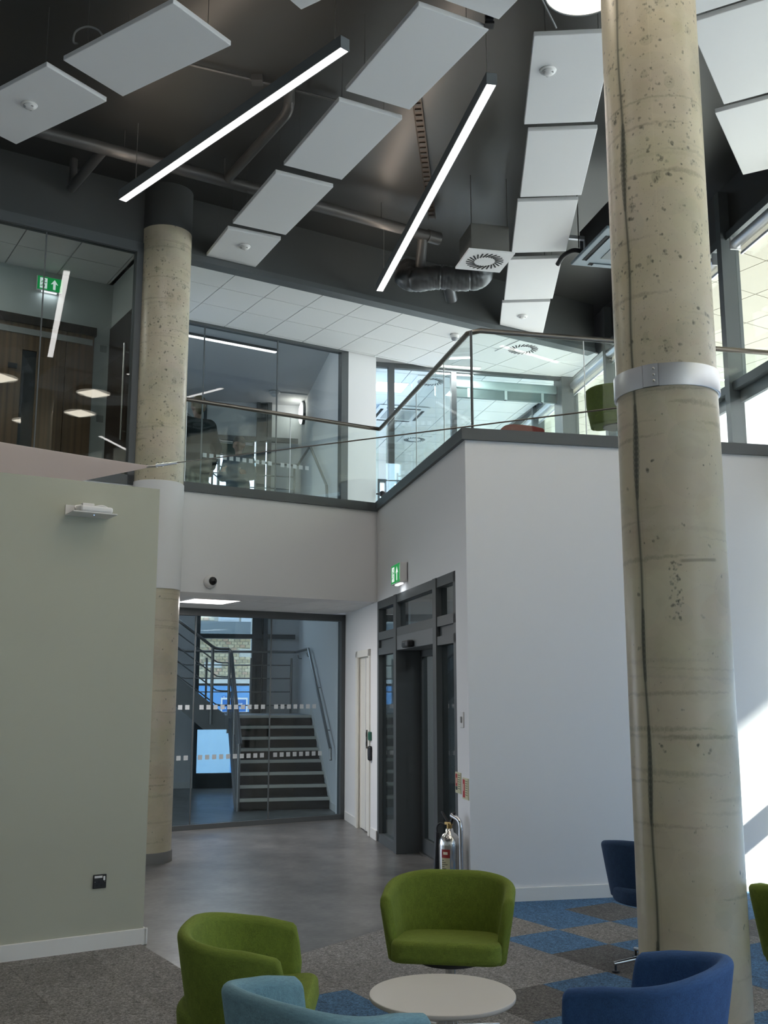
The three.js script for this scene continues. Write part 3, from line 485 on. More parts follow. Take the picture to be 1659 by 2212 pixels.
// ------------------------------------------------------------------ balcony balustrades
{
  const b = thing('glass_balustrade', 'glass balustrade with steel handrail along the upper corridor and corner', 'balustrade', 'N', [0, 0, 0]);
  const Y = 4.795, q = (f, x, z) => at(f, x, Y, z);
  const rail = [q('B', -2.42, -0.06), q('B', 0.07, -0.06), q('O', 0.1, -0.1), q('O', 3.33, -0.1)];
  part('handrail', pipe(rail, 0.024, 0.035, 14), M.bronze, b);
  const pane = (f, g) => { const o = part('glass_panel', g, glass, b); o.applyMatrix4(fm(f)); };
  for (const [a, c] of [[-2.40, -1.142], [-1.138, 0.05]]) pane('B', bx(a, c, 3.84, 4.785, -0.066, -0.054));
  for (const [a, c] of [[-3.56, -2.09], [-2.085, -1.0], [-0.995, -0.11]]) pane('O', bx(0.094, 0.106, 3.84, 4.785, a, c));
  for (const [a, c] of [[0.11, 1.155], [1.16, 2.2], [2.205, 3.3]]) pane('O', bx(a, c, 3.84, 4.785, -0.106, -0.094));
  function part2(f, p, m, n, r) { const o = part(n, rod([p[0], 3.84, p[1]], [p[0], 4.785, p[1]], r, 6), m, b); o.applyMatrix4(fm(f)); }
  part2('O', [0.1, -0.1], M.frame, 'corner_post', 0.012);
  for (const [f, p] of [['B', [-1.14, -0.06]], ['O', [1.157, -0.1]], ['O', [0.1, -2.087]], ['O', [0.1, -0.998]], ['B', [-2.40, -0.06]], ['O', [0.1, -3.5]]]) part2(f, p, M.brushed, 'glass_joint', 0.005);
}

// ------------------------------------------------------------------ framed glass screens
function dots(parent, y, x0, x1, gaps, size = 0.056, pitch = 0.0935) { for (let x = x0; x < x1; x += pitch) { if (gaps.some((g) => Math.abs(x - g) < 0.045)) continue; part('square_marker', bx(x - size / 2, x + size / 2, y - size / 2, y + size / 2, 0.008, 0.0095), dot, parent); } }
{
  const s = struct('window_5', 'L', [bx(-3.6, 0.03, 2.6, 2.69, -0.05, 0.05), bx(-3.6, 0.03, 0, 0.06, -0.05, 0.05), bx(-0.06, 0.03, 0, 2.69, -0.05, 0.05)], M.frame);
  for (const [a, c] of [[-3.6, -2.152], [-2.144, -1.099], [-1.091, -0.06]]) part('pane', bx(a, c, 0.06, 2.6, -0.006, 0.006), tintGlass, s);
  for (const x of [-2.148, -1.095]) part('joint', bx(x - 0.007, x + 0.007, 0.06, 2.6, -0.009, 0.009), M.frame, s);
  dots(s, 1.465, -2.32, -0.38, [-2.148, -1.095]); dots(s, 0.855, -2.32, -0.34, [-2.148, -1.095]);
  const u = struct('window_6', 'L', [bx(-3.6, 0.02, 6.42, 6.52, -0.05, 0.05), bx(-3.6, 0.02, 3.76, 3.86, -0.05, 0.05), bx(-0.09, 0.02, 3.76, 6.52, -0.05, 0.05)], M.frame);
  for (const [a, c] of [[-3.6, -2.152], [-2.144, -1.082], [-1.074, -0.09]]) part('pane', bx(a, c, 3.86, 6.42, -0.006, 0.006), tintGlass, u);
  for (const x of [-2.148, -1.078]) part('joint', bx(x - 0.007, x + 0.007, 3.86, 6.42, -0.009, 0.009), M.frame, u);
  dots(u, 5.385, -1.45, -0.12, [-1.078]); dots(u, 4.68, -2.1, -0.6, [-1.078]);
  const l = struct('window_7', 'B', [bx(-8, -2.9, 6.33, 6.44, -0.08, 0.02), bx(-8, -2.9, 3.77, 3.87, -0.08, 0.02), bx(-3.05, -2.9, 3.77, 6.44, -0.08, 0.02)], M.frame);
  for (const [a, c] of [[-8, -5.2], [-5.19, -4.0], [-3.99, -3.05]]) part('pane', bx(a, c, 3.87, 6.33, -0.036, -0.024), tintGlass, l);
  for (const x of [-3.995]) part('joint', bx(x - 0.006, x + 0.006, 3.87, 6.33, -0.038, -0.022), M.frame, l);
}
// ------------------------------------------------------------------ automatic glazed doors (wall face x = 0 of frame O, s = -z)
{
  const d = struct('door_1', 'O', [bx(0.0, 0.1, 2.60, 2.69, -3.6, -0.34), bx(0.0, 0.1, 0, 2.69, -3.6, -3.52), bx(0.0, 0.1, 0, 2.69, -0.42, -0.34), bx(-0.01, 0.1, 0, 2.69, -2.72, -2.6), bx(-0.01, 0.1, 0, 2.69, -1.08, -0.96), bx(0.0, 0.1, 2.24, 2.33, -3.6, -0.34), bx(0.0, 0.1, 2.07, 2.15, -3.6, -2.72), bx(0.0, 0.1, 2.07, 2.15, -0.96, -0.34), bx(0.0, 0.1, 0, 0.09, -3.6, -2.72), bx(0.0, 0.1, 0, 0.09, -0.96, -0.34)], M.frame);
  part('infill_panel', [bx(0.03, 0.08, 2.15, 2.24, -3.52, -2.72), bx(0.03, 0.08, 2.15, 2.24, -0.96, -0.42)], M.frame, d);
  part('header', bx(0.0, 0.3, 2.09, 2.25, -2.62, -1.06, 0.006), M.frameLight, d);
  part('reveal', [bx(0.1, 0.34, 0, 2.1, -2.7, -2.62), bx(0.1, 0.34, 0, 2.1, -1.06, -0.98)], M.frame, d);
  for (const [a, c, y0, y1] of [[-3.52, -2.72, 2.33, 2.6], [-2.6, -1.08, 2.33, 2.6], [-0.96, -0.42, 2.33, 2.6], [-3.52, -2.72, 0.09, 2.07], [-0.96, -0.42, 0.09, 2.07]]) part('pane', bx(0.044, 0.056, y0, y1, a, c), tintGlass, d);
  const leaf = (z0, z1) => { const l = part('door_leaf', [bx(0.26, 0.31, 0.02, 0.16, z0, z1), bx(0.26, 0.31, 2.02, 2.09, z0, z1), bx(0.26, 0.31, 0.02, 2.09, z0, z0 + 0.06), bx(0.26, 0.31, 0.02, 2.09, z1 - 0.06, z1)], M.frame, d); part('leaf_glass', bx(0.278, 0.29, 0.16, 2.02, z0 + 0.06, z1 - 0.06), tintGlass, l); return l; };
  leaf(-2.6, -1.85); leaf(-1.85, -1.08);
  part('threshold', bx(0.24, 0.33, 0, 0.016, -2.62, -1.06), M.steel, d);
  part('door_sticker', [bx(0.274, 0.277, 1.36, 1.5, -1.26, -1.18), bx(0.274, 0.277, 1.2, 1.33, -1.26, -1.18)], M.plastic, d);
  const s = thing('door_sensor', 'small black motion sensor on the header of the automatic doors', 'sensor', 'O', [0, 2.13, -1.95]);
  part('body', bx(-0.075, 0, -0.035, 0.035, -0.13, 0.13, 0.02), M.black, s); part('lens', bx(-0.078, -0.05, -0.03, 0.02, -0.1, 0.06, 0.01), std(0.06, 0.06, 0.065, 0.15), s);
}
{ const t = thing('ceiling_light', 'square ceiling light inside the lobby behind the automatic doors', 'light', 'O', [1.2, 2.71, -1.6]); part('frame', [bx(-0.3, 0.3, 0, 0.01, -0.3, -0.28), bx(-0.3, 0.3, 0, 0.01, 0.28, 0.3), bx(-0.3, -0.28, 0, 0.01, -0.28, 0.28), bx(0.28, 0.3, 0, 0.01, -0.28, 0.28)], M.whiteGloss, t); part('diffuser', bx(-0.28, 0.28, 0.001, 0.008, -0.28, 0.28), lampWhite, t); const a = at('O', 1.2, 2.7, -1.6); areaLight(new THREE.Color(0.94, 0.97, 1), 2.2, 0.54, 0.54, [a.x, a.y, a.z], 12.3 * R); }
{ // white door standing ajar beside the stair screen
  const d = struct('door_2', 'O', [bx(-0.02, 0.02, 0, 2.16, -4.06, -3.98), bx(-0.02, 0.02, 0, 2.16, -4.86, -4.74), bx(-0.02, 0.02, 2.08, 2.16, -4.86, -3.98), bx(0, 0.3, 0, 2.1, -4.04, -4.0), bx(0, 0.3, 0, 2.1, -4.78, -4.74)], M.doorWhite);
  const leaf = part('door_leaf', [bx(0.03, 0.075, 0.01, 2.08, -4.74, -4.04)], M.doorWhite, d);
  part('door_edge_strip', bx(0.02, 0.03, 0.01, 2.08, -4.42, -4.4), M.whiteGloss, leaf);
  part('lock_plate', [bx(0.015, 0.03, 0.98, 1.2, -4.34, -4.28)], M.bronze, leaf);
  part('latch', [bx(0.012, 0.02, 1.12, 1.17, -4.33, -4.29), bx(0.012, 0.02, 1.01, 1.06, -4.33, -4.29)], M.black, leaf);
  solo('door_release', [bx(-0.03, 0, 0, 0.1, -0.05, 0.05, 0.008), bx(-0.034, -0.028, 0.02, 0.08, -0.03, 0.03)], std(0.02, 0.12, 0.08, 0.4), 'small dark green door release box beside the white door', 'switch', 'O', [0, 1.09, -3.95]);
  const k = thing('keypad', 'black rounded access reader below the green release box', 'keypad', 'O', [0, 0.86, -3.93]);
  part('case', bx(-0.04, 0, 0, 0.17, -0.05, 0.05, 0.03), M.black, k); part('button_pad', bx(-0.043, -0.03, 0.05, 0.13, -0.03, 0.03, 0.005), std(0.05, 0.05, 0.055, 0.3), k);
}
// ------------------------------------------------------------------ signs: exit boxes, fire signs
function exitTexture() {
  const cv = document.createElement('canvas'); cv.width = 512; cv.height = 256; const c = cv.getContext('2d');
  c.fillStyle = '#12984a'; c.fillRect(0, 0, 512, 256); c.fillStyle = '#f4fff8'; c.fillRect(50, 26, 150, 204);
  c.fillStyle = '#12984a'; c.strokeStyle = '#12984a'; c.lineCap = 'round';
  c.beginPath(); c.arc(142, 62, 15, 0, 7); c.fill(); c.lineWidth = 26; c.beginPath(); c.moveTo(132, 92); c.lineTo(118, 138); c.stroke(); c.lineWidth = 14;
  for (const l of [[[132, 92], [98, 92], [82, 116]], [[134, 96], [160, 118], [182, 112]], [[118, 140], [148, 164], [140, 204]], [[118, 140], [100, 176], [64, 182]]]) { c.beginPath(); c.moveTo(...l[0]); c.lineTo(...l[1]); c.lineTo(...l[2]); c.stroke(); }
  c.fillStyle = '#f4fff8'; c.beginPath(); c.moveTo(350, 30); c.lineTo(430, 128); c.lineTo(376, 112); c.lineTo(376, 226); c.lineTo(324, 226); c.lineTo(324, 112); c.lineTo(270, 128); c.closePath(); c.fill();
  const t = new THREE.CanvasTexture(cv); t.colorSpace = THREE.SRGBColorSpace; return t;
}
const exitMat = (() => { const t = exitTexture(); return new THREE.MeshStandardMaterial({ color: 0x666666, map: t, emissive: 0xffffff, emissiveMap: t, emissiveIntensity: 0.75, roughness: 0.4, side: THREE.DoubleSide }); })();
function exitSign(label, f, p, turn, w = 0.37, h = 0.19, depth = 0.075, lightBelow = true) { // face looks along local +z
  const t = thing('exit_sign', label, 'exit sign', f, p, turn);
  part('case', bx(-w / 2, w / 2, 0, h, -depth, 0, 0.004), M.plastic, t);
  const g = new THREE.BoxGeometry(w - 0.01, h - 0.012, 0.004); g.translate(0, h / 2, 0.002); part('sign_face', g, exitMat, t);
  if (lightBelow) { part('downlight_lens', bx(-w * 0.3, w * 0.3, -0.014, 0, -depth * 0.75, -depth * 0.25, 0.004), glow(0.95, 0.97, 1, 1.6), t); const q = at(f, ...p); areaLight(new THREE.Color(0.9, 0.96, 1), 3, 0.2, 0.04, [q.x, q.y - 0.018, q.z], (FR[f][2] + turn) * R); }
  return t;
}
exitSign('green running-man exit sign box on the wall above the automatic doors', 'O', [-0.085, 2.77, -2.28], -90, 0.4, 0.205);
exitSign('green running-man exit sign inside the dim room behind the left glazing', 'B', [-3.635, 6.2, -1.305], 0, 0.29, 0.17, 0.04);
function printed(w, h, draw) { const cv = document.createElement('canvas'); cv.width = w; cv.height = h; draw(cv.getContext('2d'), w, h); const t = new THREE.CanvasTexture(cv); t.colorSpace = THREE.SRGBColorSpace; return new THREE.MeshStandardMaterial({ map: t, roughness: 0.6, side: THREE.DoubleSide }); }
{
  const fireA = printed(128, 128, (c, w, h) => { c.fillStyle = '#c9c6a4'; c.fillRect(0, 0, w, h); c.fillStyle = '#a8262a'; c.fillRect(8, 8, 46, 78); c.fillStyle = '#e8dcc0'; c.fillRect(22, 34, 14, 34); c.fillStyle = '#23272a'; c.fillRect(8, 88, 46, 22); c.fillStyle = '#5f6f58'; for (let k = 0; k < 7; k++) c.fillRect(62, 12 + k * 14, 56, 5); });
  const fireB = printed(128, 128, (c, w, h) => { c.fillStyle = '#cbc8a6'; c.fillRect(0, 0, w, h); c.fillStyle = '#b3262c'; c.fillRect(6, 8, 54, 112); c.fillStyle = '#e8dcc0'; c.fillRect(20, 36, 12, 44); c.fillStyle = '#6d6f56'; for (let k = 0; k < 7; k++) c.fillRect(68, 14 + k * 14, 50, 5); });
  const mk = (mat, label, z, y) => { const t = thing('safety_sign', label, 'sign', 'O', [0, y, z], -90); part('board', bx(-0.08, 0.08, 0, 0.17, 0, 0.006), M.cream, t); const g = new THREE.BoxGeometry(0.154, 0.164, 0.002); g.translate(0, 0.085, 0.0075); part('print', g, mat, t); };
  mk(fireA, 'small red and cream fire sign at the edge of the door frame', -0.31, 0.82); mk(fireB, 'small red and cream fire sign nearest the white wall corner', -0.1, 0.79);
  const sw = thing('wall_switch', 'small white wall switch above the fire signs', 'switch', 'O', [0, 1.36, -0.17]);
  part('plate', bx(-0.012, 0, 0, 0.13, -0.043, 0.043, 0.004), M.plastic, sw); part('key', bx(-0.02, -0.01, 0.04, 0.09, -0.015, 0.02, 0.003), M.tileBack, sw);
}
// ------------------------------------------------------------------ fire extinguisher by the corner
{
  const t = thing('fire_extinguisher', 'polished steel fire extinguisher with black horn at the wall corner', 'fire extinguisher', 'O', [-0.125, 0, -0.17], -60);
  part('cylinder', lathe([[0, 0.06], [0.088, 0.06], [0.088, 0.43], [0.082, 0.475], [0.06, 0.512], [0.034, 0.53], [0.028, 0.56], [0, 0.56]], 40), new THREE.MeshStandardMaterial({ color: col(0.72, 0.71, 0.69), metalness: 1, roughness: 0.16, side: THREE.DoubleSide }), t);
  part('base_ring', lathe([[0, 0], [0.094, 0], [0.094, 0.075], [0.089, 0.085], [0, 0.085]], 40), std(0.015, 0.02, 0.035, 0.5), t);
  const lab = printed(256, 256, (c, w, h) => { c.fillStyle = '#b5ae8e'; c.fillRect(0, 0, w, h); c.fillStyle = '#8c2320'; c.fillRect(0, 0, w, 62); c.fillStyle = '#e9dfc6'; c.fillRect(60, 18, 130, 20); c.fillStyle = '#3c3a33'; for (let k = 0; k < 11; k++) c.fillRect(20, 78 + k * 15, 60 + (k * 53) % 140, 5); c.fillStyle = '#24241f'; c.fillRect(30, 206, 90, 40); });
  const lg = new THREE.CylinderGeometry(0.0886, 0.0886, 0.27, 20, 1, true, -0.05, 0.85); lg.translate(0, 0.27, 0); part('label', lg, lab, t);
  const l2 = new THREE.CylinderGeometry(0.0886, 0.0886, 0.06, 10, 1, true, 1.85, 0.4); l2.translate(0, 0.2, 0); part('label', l2, M.red, t);
  part('valve', [rod([0, 0.55, 0], [0, 0.6, 0], 0.022, 14), bx(-0.045, 0.03, 0.585, 0.61, -0.014, 0.014, 0.005)], std(0.4, 0.27, 0.1, 0.35, { metalness: 0.8 }), t);
  part('handle', [rod([-0.01, 0.6, 0], [-0.085, 0.685, 0.0], 0.011, 8), rod([0.02, 0.6, 0], [0.06, 0.69, 0.0], 0.013, 8)], M.black, t);
  part('hose', pipe([[0.03, 0.665, 0], [0.13, 0.635, 0.0], [0.15, 0.58, 0.0], [0.15, 0.16, 0.0]].map((p) => [p[0] * 0.86, p[1], p[2]]), 0.02, 0.07, 12), M.chrome, t);
  part('horn', [rod([-0.115, 0.52, 0.02], [-0.125, 0.2, 0.02], 0.018, 12, 0.034).rotateY(0), curveTube([[-0.03, 0.585, 0], [-0.1, 0.59, 0.01], [-0.12, 0.56, 0.02], [-0.115, 0.5, 0.02]], 0.008)], M.black, t);
}
// ------------------------------------------------------------------ fittings on the walls
{
  const c = thing('dome_camera', 'white dome camera with a black eye on the balcony front', 'camera', 'B', [-2.1, 2.81, 0]);
  part('base', lathe([[0, 0], [0.07, 0], [0.072, 0.02], [0.062, 0.045], [0.045, 0.056], [0, 0.058]], 32).rotateX(Math.PI / 2), M.plastic, c);
  part('dome', lathe([[0.046, 0.045], [0.044, 0.065], [0.03, 0.084], [0, 0.092]], 24).rotateX(Math.PI / 2), std(0.012, 0.012, 0.014, 0.08), c, [0.012, 0.005, 0]);
  const a = thing('access_point', 'white wireless access point on a wall bracket of the green wall', 'access point', 'V', [-0.5, 2.83, 0]);
  part('bracket', [bx(-0.16, 0.14, 0, 0.008, 0, 0.2, 0.003), bx(-0.16, -0.06, 0, 0.075, 0, 0.006)], M.plastic, a);
  part('body', bx(-0.11, 0.11, 0.008, 0.05, 0.02, 0.2, 0.016), M.whiteGloss, a); part('patch_box', bx(-0.06, 0.02, 0.05, 0.09, 0.01, 0.06, 0.004), M.plastic, a);
  part('cable', curveTube([[0.02, 0.07, 0.04], [0.08, 0.08, 0.05], [0.12, 0.06, 0.06], [0.125, 0.02, 0.08]], 0.006), M.whiteGloss, a); part('cable', curveTube([[-0.06, 0.075, 0.04], [-0.11, 0.06, 0.06], [-0.12, 0.035, 0.1]], 0.005), M.whiteGloss, a);
  part('status_light', new THREE.SphereGeometry(0.004, 8, 6), glow(0.3, 0.5, 1, 1.5), a, [0, -0.001, 0.13]);
  const s = thing('power_socket', 'black power socket with white labels low on the green wall', 'socket', 'V', [-0.31, 0.385, 0]);
  part('plate', bx(-0.044, 0.044, 0, 0.088, 0, 0.011, 0.005), M.black, s); part('label', bx(-0.037, 0.016, 0.066, 0.08, 0.0105, 0.0125), M.whiteGloss, s); part('switch', bx(0.021, 0.034, 0.05, 0.076, 0.010, 0.015, 0.002), M.whiteGloss, s);
  for (const [x, y] of [[-0.006, 0.042], [-0.02, 0.02], [0.01, 0.02]]) part('pin_hole', bx(x - 0.003, x + 0.003, y - 0.005, y + 0.005, 0.0105, 0.0115), M.slot, s);
  for (const x of [-0.032, 0.033]) part('screw', lathe([[0, 0], [0.0028, 0], [0.002, 0.0018], [0, 0.002]], 10).rotateX(Math.PI / 2), M.chrome, s, [x, 0.042, 0.0108]);
  const r = thing('recessed_light', 'bright recessed light panel in the soffit over the stair screen', 'light', 'B', [-1.72, 2.684, -0.94]);
  part('frame', [bx(-0.29, 0.29, 0, 0.01, -0.29, -0.28), bx(-0.29, 0.29, 0, 0.01, 0.28, 0.29), bx(-0.29, -0.28, 0, 0.01, -0.28, 0.28), bx(0.28, 0.29, 0, 0.01, -0.28, 0.28)], M.whiteGloss, r); part('diffuser', bx(-0.28, 0.28, 0.002, 0.008, -0.28, 0.28), lampWhite, r);
  { const q = at('B', -1.72, 2.67, -0.94); areaLight(new THREE.Color(1, 0.95, 0.92), 11, 0.54, 0.54, [q.x, q.y, q.z], 32 * R); }
}
// ------------------------------------------------------------------ the stairs
const railSet = (parent, pts, r, m, name) => part(name, pipe(pts, r, 0.05, 10), m, parent);
{
  const t = thing('staircase', 'dark staircase with pale nosings and steel rails behind the lower glass screen', 'staircase', 'S', [0, 0, 0]);
  const RH = 0.16, G = 0.27, W0 = -1.31, n = 8;
  for (let i = 0; i < n; i++) { const y = (i + 1) * RH, z = -i * G - 0.02;
    part('riser', bx(W0, -0.01, y - RH, y - 0.02, z - 0.02, z), M.riser, t);
    const st = part('tread', bx(W0, -0.01, y - 0.035, y, i === n - 1 ? -2.0 : z - G - 0.02, z + 0.01), M.riser, t);
    part('nosing', bx(W0, -0.01, y - 0.042, y + 0.002, z - 0.05, z + 0.013, 0.003), M.stepTop, st); }
  part('landing', bx(-1.42, 0, 1.06, 1.28, -3.66, -1.92), M.stringer, t);
  const sp = new THREE.Shape(); sp.moveTo(0.02, 0); sp.lineTo(0.02, 0.1); sp.lineTo(-2.0, 1.28); sp.lineTo(-2.0, 1.06); sp.lineTo(-0.34, 0); sp.closePath();
  const str = new THREE.ExtrudeGeometry(sp, { depth: 0.05, bevelEnabled: false }); str.rotateY(-Math.PI / 2); // x of the shape runs along z
  str.translate(W0, 0, 0); part('stringer', str, M.frameLight, t);
  part('wall_stringer', (() => { const s = new THREE.Shape(); s.moveTo(0.1, 0); s.lineTo(0.1, 0.1); s.lineTo(-1.95, 1.4); s.lineTo(-1.95, 1.28); s.closePath(); const g = new THREE.ExtrudeGeometry(s, { depth: 0.02, bevelEnabled: false }); g.rotateY(-Math.PI / 2); return g; })(), M.skirting, t);
  // second flight rises to the left from the landing
  part('upper_flight', (() => { const s = new THREE.Shape(); s.moveTo(-1.42, 1.06); s.lineTo(-1.42, 1.30); s.lineTo(-4.2, 3.45); s.lineTo(-4.2, 3.1); s.lineTo(-1.75, 1.06); s.closePath(); const g = new THREE.ExtrudeGeometry(s, { depth: 1.5, bevelEnabled: false }); g.translate(0, 0, -3.45); return g; })(), M.stringer, t);
  const zf = -1.95, zb = -3.5, S = M.stairSteel;
  railSet(t, [[-3.9, 4.05, zf], [-1.60, 2.345, zf], [-1.36, 2.345, zf], [-1.34, 2.28, zf + 0.03], [-1.32, 0.92, 0.1]], 0.025, S, 'handrail');
  for (let k = 1; k <= 4; k++) railSet(t, [[-3.9, 4.05 - k * 0.21, zf], [-1.56, 2.345 - k * 0.225, zf], [-1.37, 2.345 - k * 0.225, zf]], 0.011, S, 'rail');
  for (let k = 1; k <= 4; k++) railSet(t, [[-1.34, 2.28 - k * 0.21, zf + 0.03], [-1.33, 0.92 - k * 0.19, 0.08]], 0.011, S, 'rail');
  part('post', rod([-1.64, 1.14, zf + 0.02], [-1.64, 2.37, zf], 0.026), S, t); part('post', rod([-1.365, 1.0, zf], [-1.365, 2.34, zf], 0.024), S, t);
  part('post', rod([-1.335, 0, 0.06], [-1.335, 0.93, 0.06], 0.022), S, t); part('post', rod([-1.335, 0.5, -0.95], [-1.335, 1.6, -0.95], 0.022), S, t);
  railSet(t, [[-2.5, 2.56, zb], [-2.06, 2.36, zb], [-0.08, 2.36, zb], [-0.07, 2.36, -1.98], [-0.07, 0.86, 0.32]], 0.023, S, 'handrail');
  for (let k = 1; k <= 4; k++) railSet(t, [[-2.5, 2.56 - k * 0.235, zb], [-2.06, 2.36 - k * 0.235, zb], [-0.16, 2.36 - k * 0.235, zb]], 0.011, S, 'rail');
  for (const x of [-1.66, -0.88, -0.16]) part('post', rod([x, 1.28, zb], [x, 2.25, zb], 0.02), S, t);
  for (const [y, z] of [[2.3, -3.3], [2.3, -2.2], [1.78, -1.1], [1.16, -0.15]]) part('wall_bracket', [rod([0, y - 0.06, z], [-0.05, y - 0.06, z], 0.008), rod([-0.05, y - 0.06, z], [-0.07, y, z], 0.008)], S, t);
  part('rail_end', pipe([[-0.07, 0.86, 0.32], [-0.07, 0.7, 0.36]], 0.02), S, t);
  // the flight above, seen through the upper screen
  const u = thing('upper_staircase', 'upper flight of stairs with steel rails behind the upper glass screen', 'staircase', 'S', [0, 0, 0]);
  part('landing', bx(-1.42, 0, 4.55, 4.77, -3.66, -2.2), M.stringer, u);
  for (let i = 0; i < 6; i++) part('step', bx(-1.31, -0.01, 3.76 + i * 0.168 - 0.0, 3.76 + (i + 1) * 0.168, -0.85 - (i + 1) * 0.27, -0.85 - i * 0.27), M.stringer, u);
  part('upper_flight', (() => { const s = new THREE.Shape(); s.moveTo(-1.42, 4.55); s.lineTo(-1.42, 4.79); s.lineTo(-4.2, 6.9); s.lineTo(-4.2, 6.6); s.lineTo(-1.75, 4.55); s.closePath(); const g = new THREE.ExtrudeGeometry(s, { depth: 1.4, bevelEnabled: false }); g.translate(0, 0, -3.5); return g; })(), M.stringer, u);
  railSet(u, [[-3.0, 6.95, -2.15], [-1.62, 5.86, -2.15], [-1.05, 5.84, -2.15]], 0.025, S, 'handrail');
  for (let k = 1; k <= 4; k++) railSet(u, [[-3.0, 6.95 - k * 0.21, -2.15], [-1.55, 5.84 - k * 0.225, -2.15], [-1.36, 5.84 - k * 0.225, -2.15]], 0.011, S, 'rail');
  part('post', rod([-1.62, 4.6, -2.15], [-1.62, 5.86, -2.15], 0.025), S, u);
  railSet(u, [[-0.92, 5.83, zb], [-0.1, 5.80, zb], [-0.07, 5.84, -2.1], [-0.07, 4.78, -0.25]], 0.023, S, 'handrail');
  for (let k = 1; k <= 4; k++) railSet(u, [[-1.9, 5.83 - k * 0.235, zb], [-0.16, 5.81 - k * 0.235, zb]], 0.011, S, 'rail');
  for (const x of [-1.66, -0.88, -0.16]) part('post', rod([x, 4.77, zb], [x, 5.74, zb], 0.02), S, u);
  part('rail_end', pipe([[-0.07, 4.78, -0.25], [-0.07, 4.58, -0.2]], 0.024), S, u);
  // lights and detector in the stair well
  const o = thing('bulkhead_light', 'round glowing bulkhead light on the stair well wall upstairs', 'light', 'S', [0, 6.78, -3.42]);
  part('backplate', lathe([[0, 0], [0.21, 0], [0.21, 0.05], [0, 0.055]], 36).rotateZ(Math.PI / 2), M.frame, o); part('diffuser', lathe([[0.205, 0.05], [0.2, 0.07], [0.15, 0.088], [0, 0.095]], 36).rotateZ(Math.PI / 2), lampWhite, o);
  { const q = at('S', -0.2, 6.82, -3.3), l = new THREE.PointLight(new THREE.Color(1, 0.93, 0.8), 0.22); l.position.copy(q); l.castShadow = true; l.shadow.radius = 3; scene.add(l); }
  const dt = thing('smoke_detector', 'white round detector on the stair well ceiling, wired to the bulkhead light', 'detector', 'S', [-0.62, 7.0, -2.85]);
  part('base', lathe([[0, 0], [0.1, 0], [0.1, -0.02], [0.085, -0.05], [0, -0.055]], 28), M.plastic, dt); part('sensor_head', lathe([[0.06, -0.05], [0.055, -0.08], [0.03, -0.1], [0, -0.1]], 20), M.plastic, dt); part('conduit', rod([0.1, -0.01, 0], [0.6, -0.01, -0.05], 0.01, 8), M.plastic, dt);
  const ln = thing('linear_ceiling_light', 'bright linear light on the ceiling behind the upper glass screen', 'light', 'N', [-2.34, 6.96, -15.3], 58 - 90 + 64);
  part('housing', bx(-0.75, 0.75, 0.0, 0.05, -0.05, 0.05), M.frame, ln); part('diffuser', bx(-0.74, 0.74, -0.006, 0.002, -0.04, 0.04), lampWhite, ln);
  areaLight(new THREE.Color(1, 0.94, 0.9), 7, 1.4, 0.08, [-2.34, 6.945, -15.3], 32 * R);
}
// ------------------------------------------------------------------ hoarding and notice outside the stair window
{
  const h = thing('site_hoarding', 'bright blue site hoarding with a white capping outside the stair window', 'hoarding', 'S', [0, 0, 0]);
  part('board', [bx(-4, 2, -0.08, 1.82, -8.08, -8.04)], M.hoard, h); part('capping', bx(-4, 2, 1.84, 1.93, -8.1, -8.0), M.whiteGloss, h); part('rail', bx(-4, 2, 1.79, 1.84, -8.08, -8.02), M.woodDark, h);
  part('lower_board', bx(-1.74, -0.95, -0.06, 0.95, -7.2, -7.17), M.hoardLight, h);
  const sg = printed(256, 160, (c, w, hh) => { c.fillStyle = '#ffffff'; c.fillRect(0, 0, w, hh); c.fillStyle = '#3f7fd2'; c.fillRect(14, 18, w - 28, hh - 36); c.fillStyle = '#ffffff'; c.font = 'bold 34px sans-serif'; c.fillText('n West', 96, 76); c.font = 'bold 30px sans-serif'; c.fillText('H', 30, 116); c.fillText('n5', 176, 116); c.font = '20px sans-serif'; });
  const t = thing('notice_board', 'white-edged blue notice reading West on the hoarding', 'sign', 'S', [-0.83, 1.19, -8.035]);
  part('frame', [bx(-0.29, 0.29, 0, 0.34, -0.005, 0.012)], M.whiteGloss, t); const g = new THREE.BoxGeometry(0.58, 0.34, 0.004); g.translate(0, 0.17, 0.015); part('print', g, sg, t);
  const lt = thing('lettering', 'small white letters on the hoarding above the notice', 'lettering', 'S', [-1.05, 1.55, -8.04]);
  const lp = printed(64, 32, (c, w, hh) => { c.fillStyle = '#4b8ae0'; c.fillRect(0, 0, w, hh); c.fillStyle = '#fff'; c.font = 'bold 24px sans-serif'; c.fillText('YA', 12, 25); }); const lg = new THREE.BoxGeometry(0.1, 0.05, 0.003); part('print', lg, lp, lt);
}
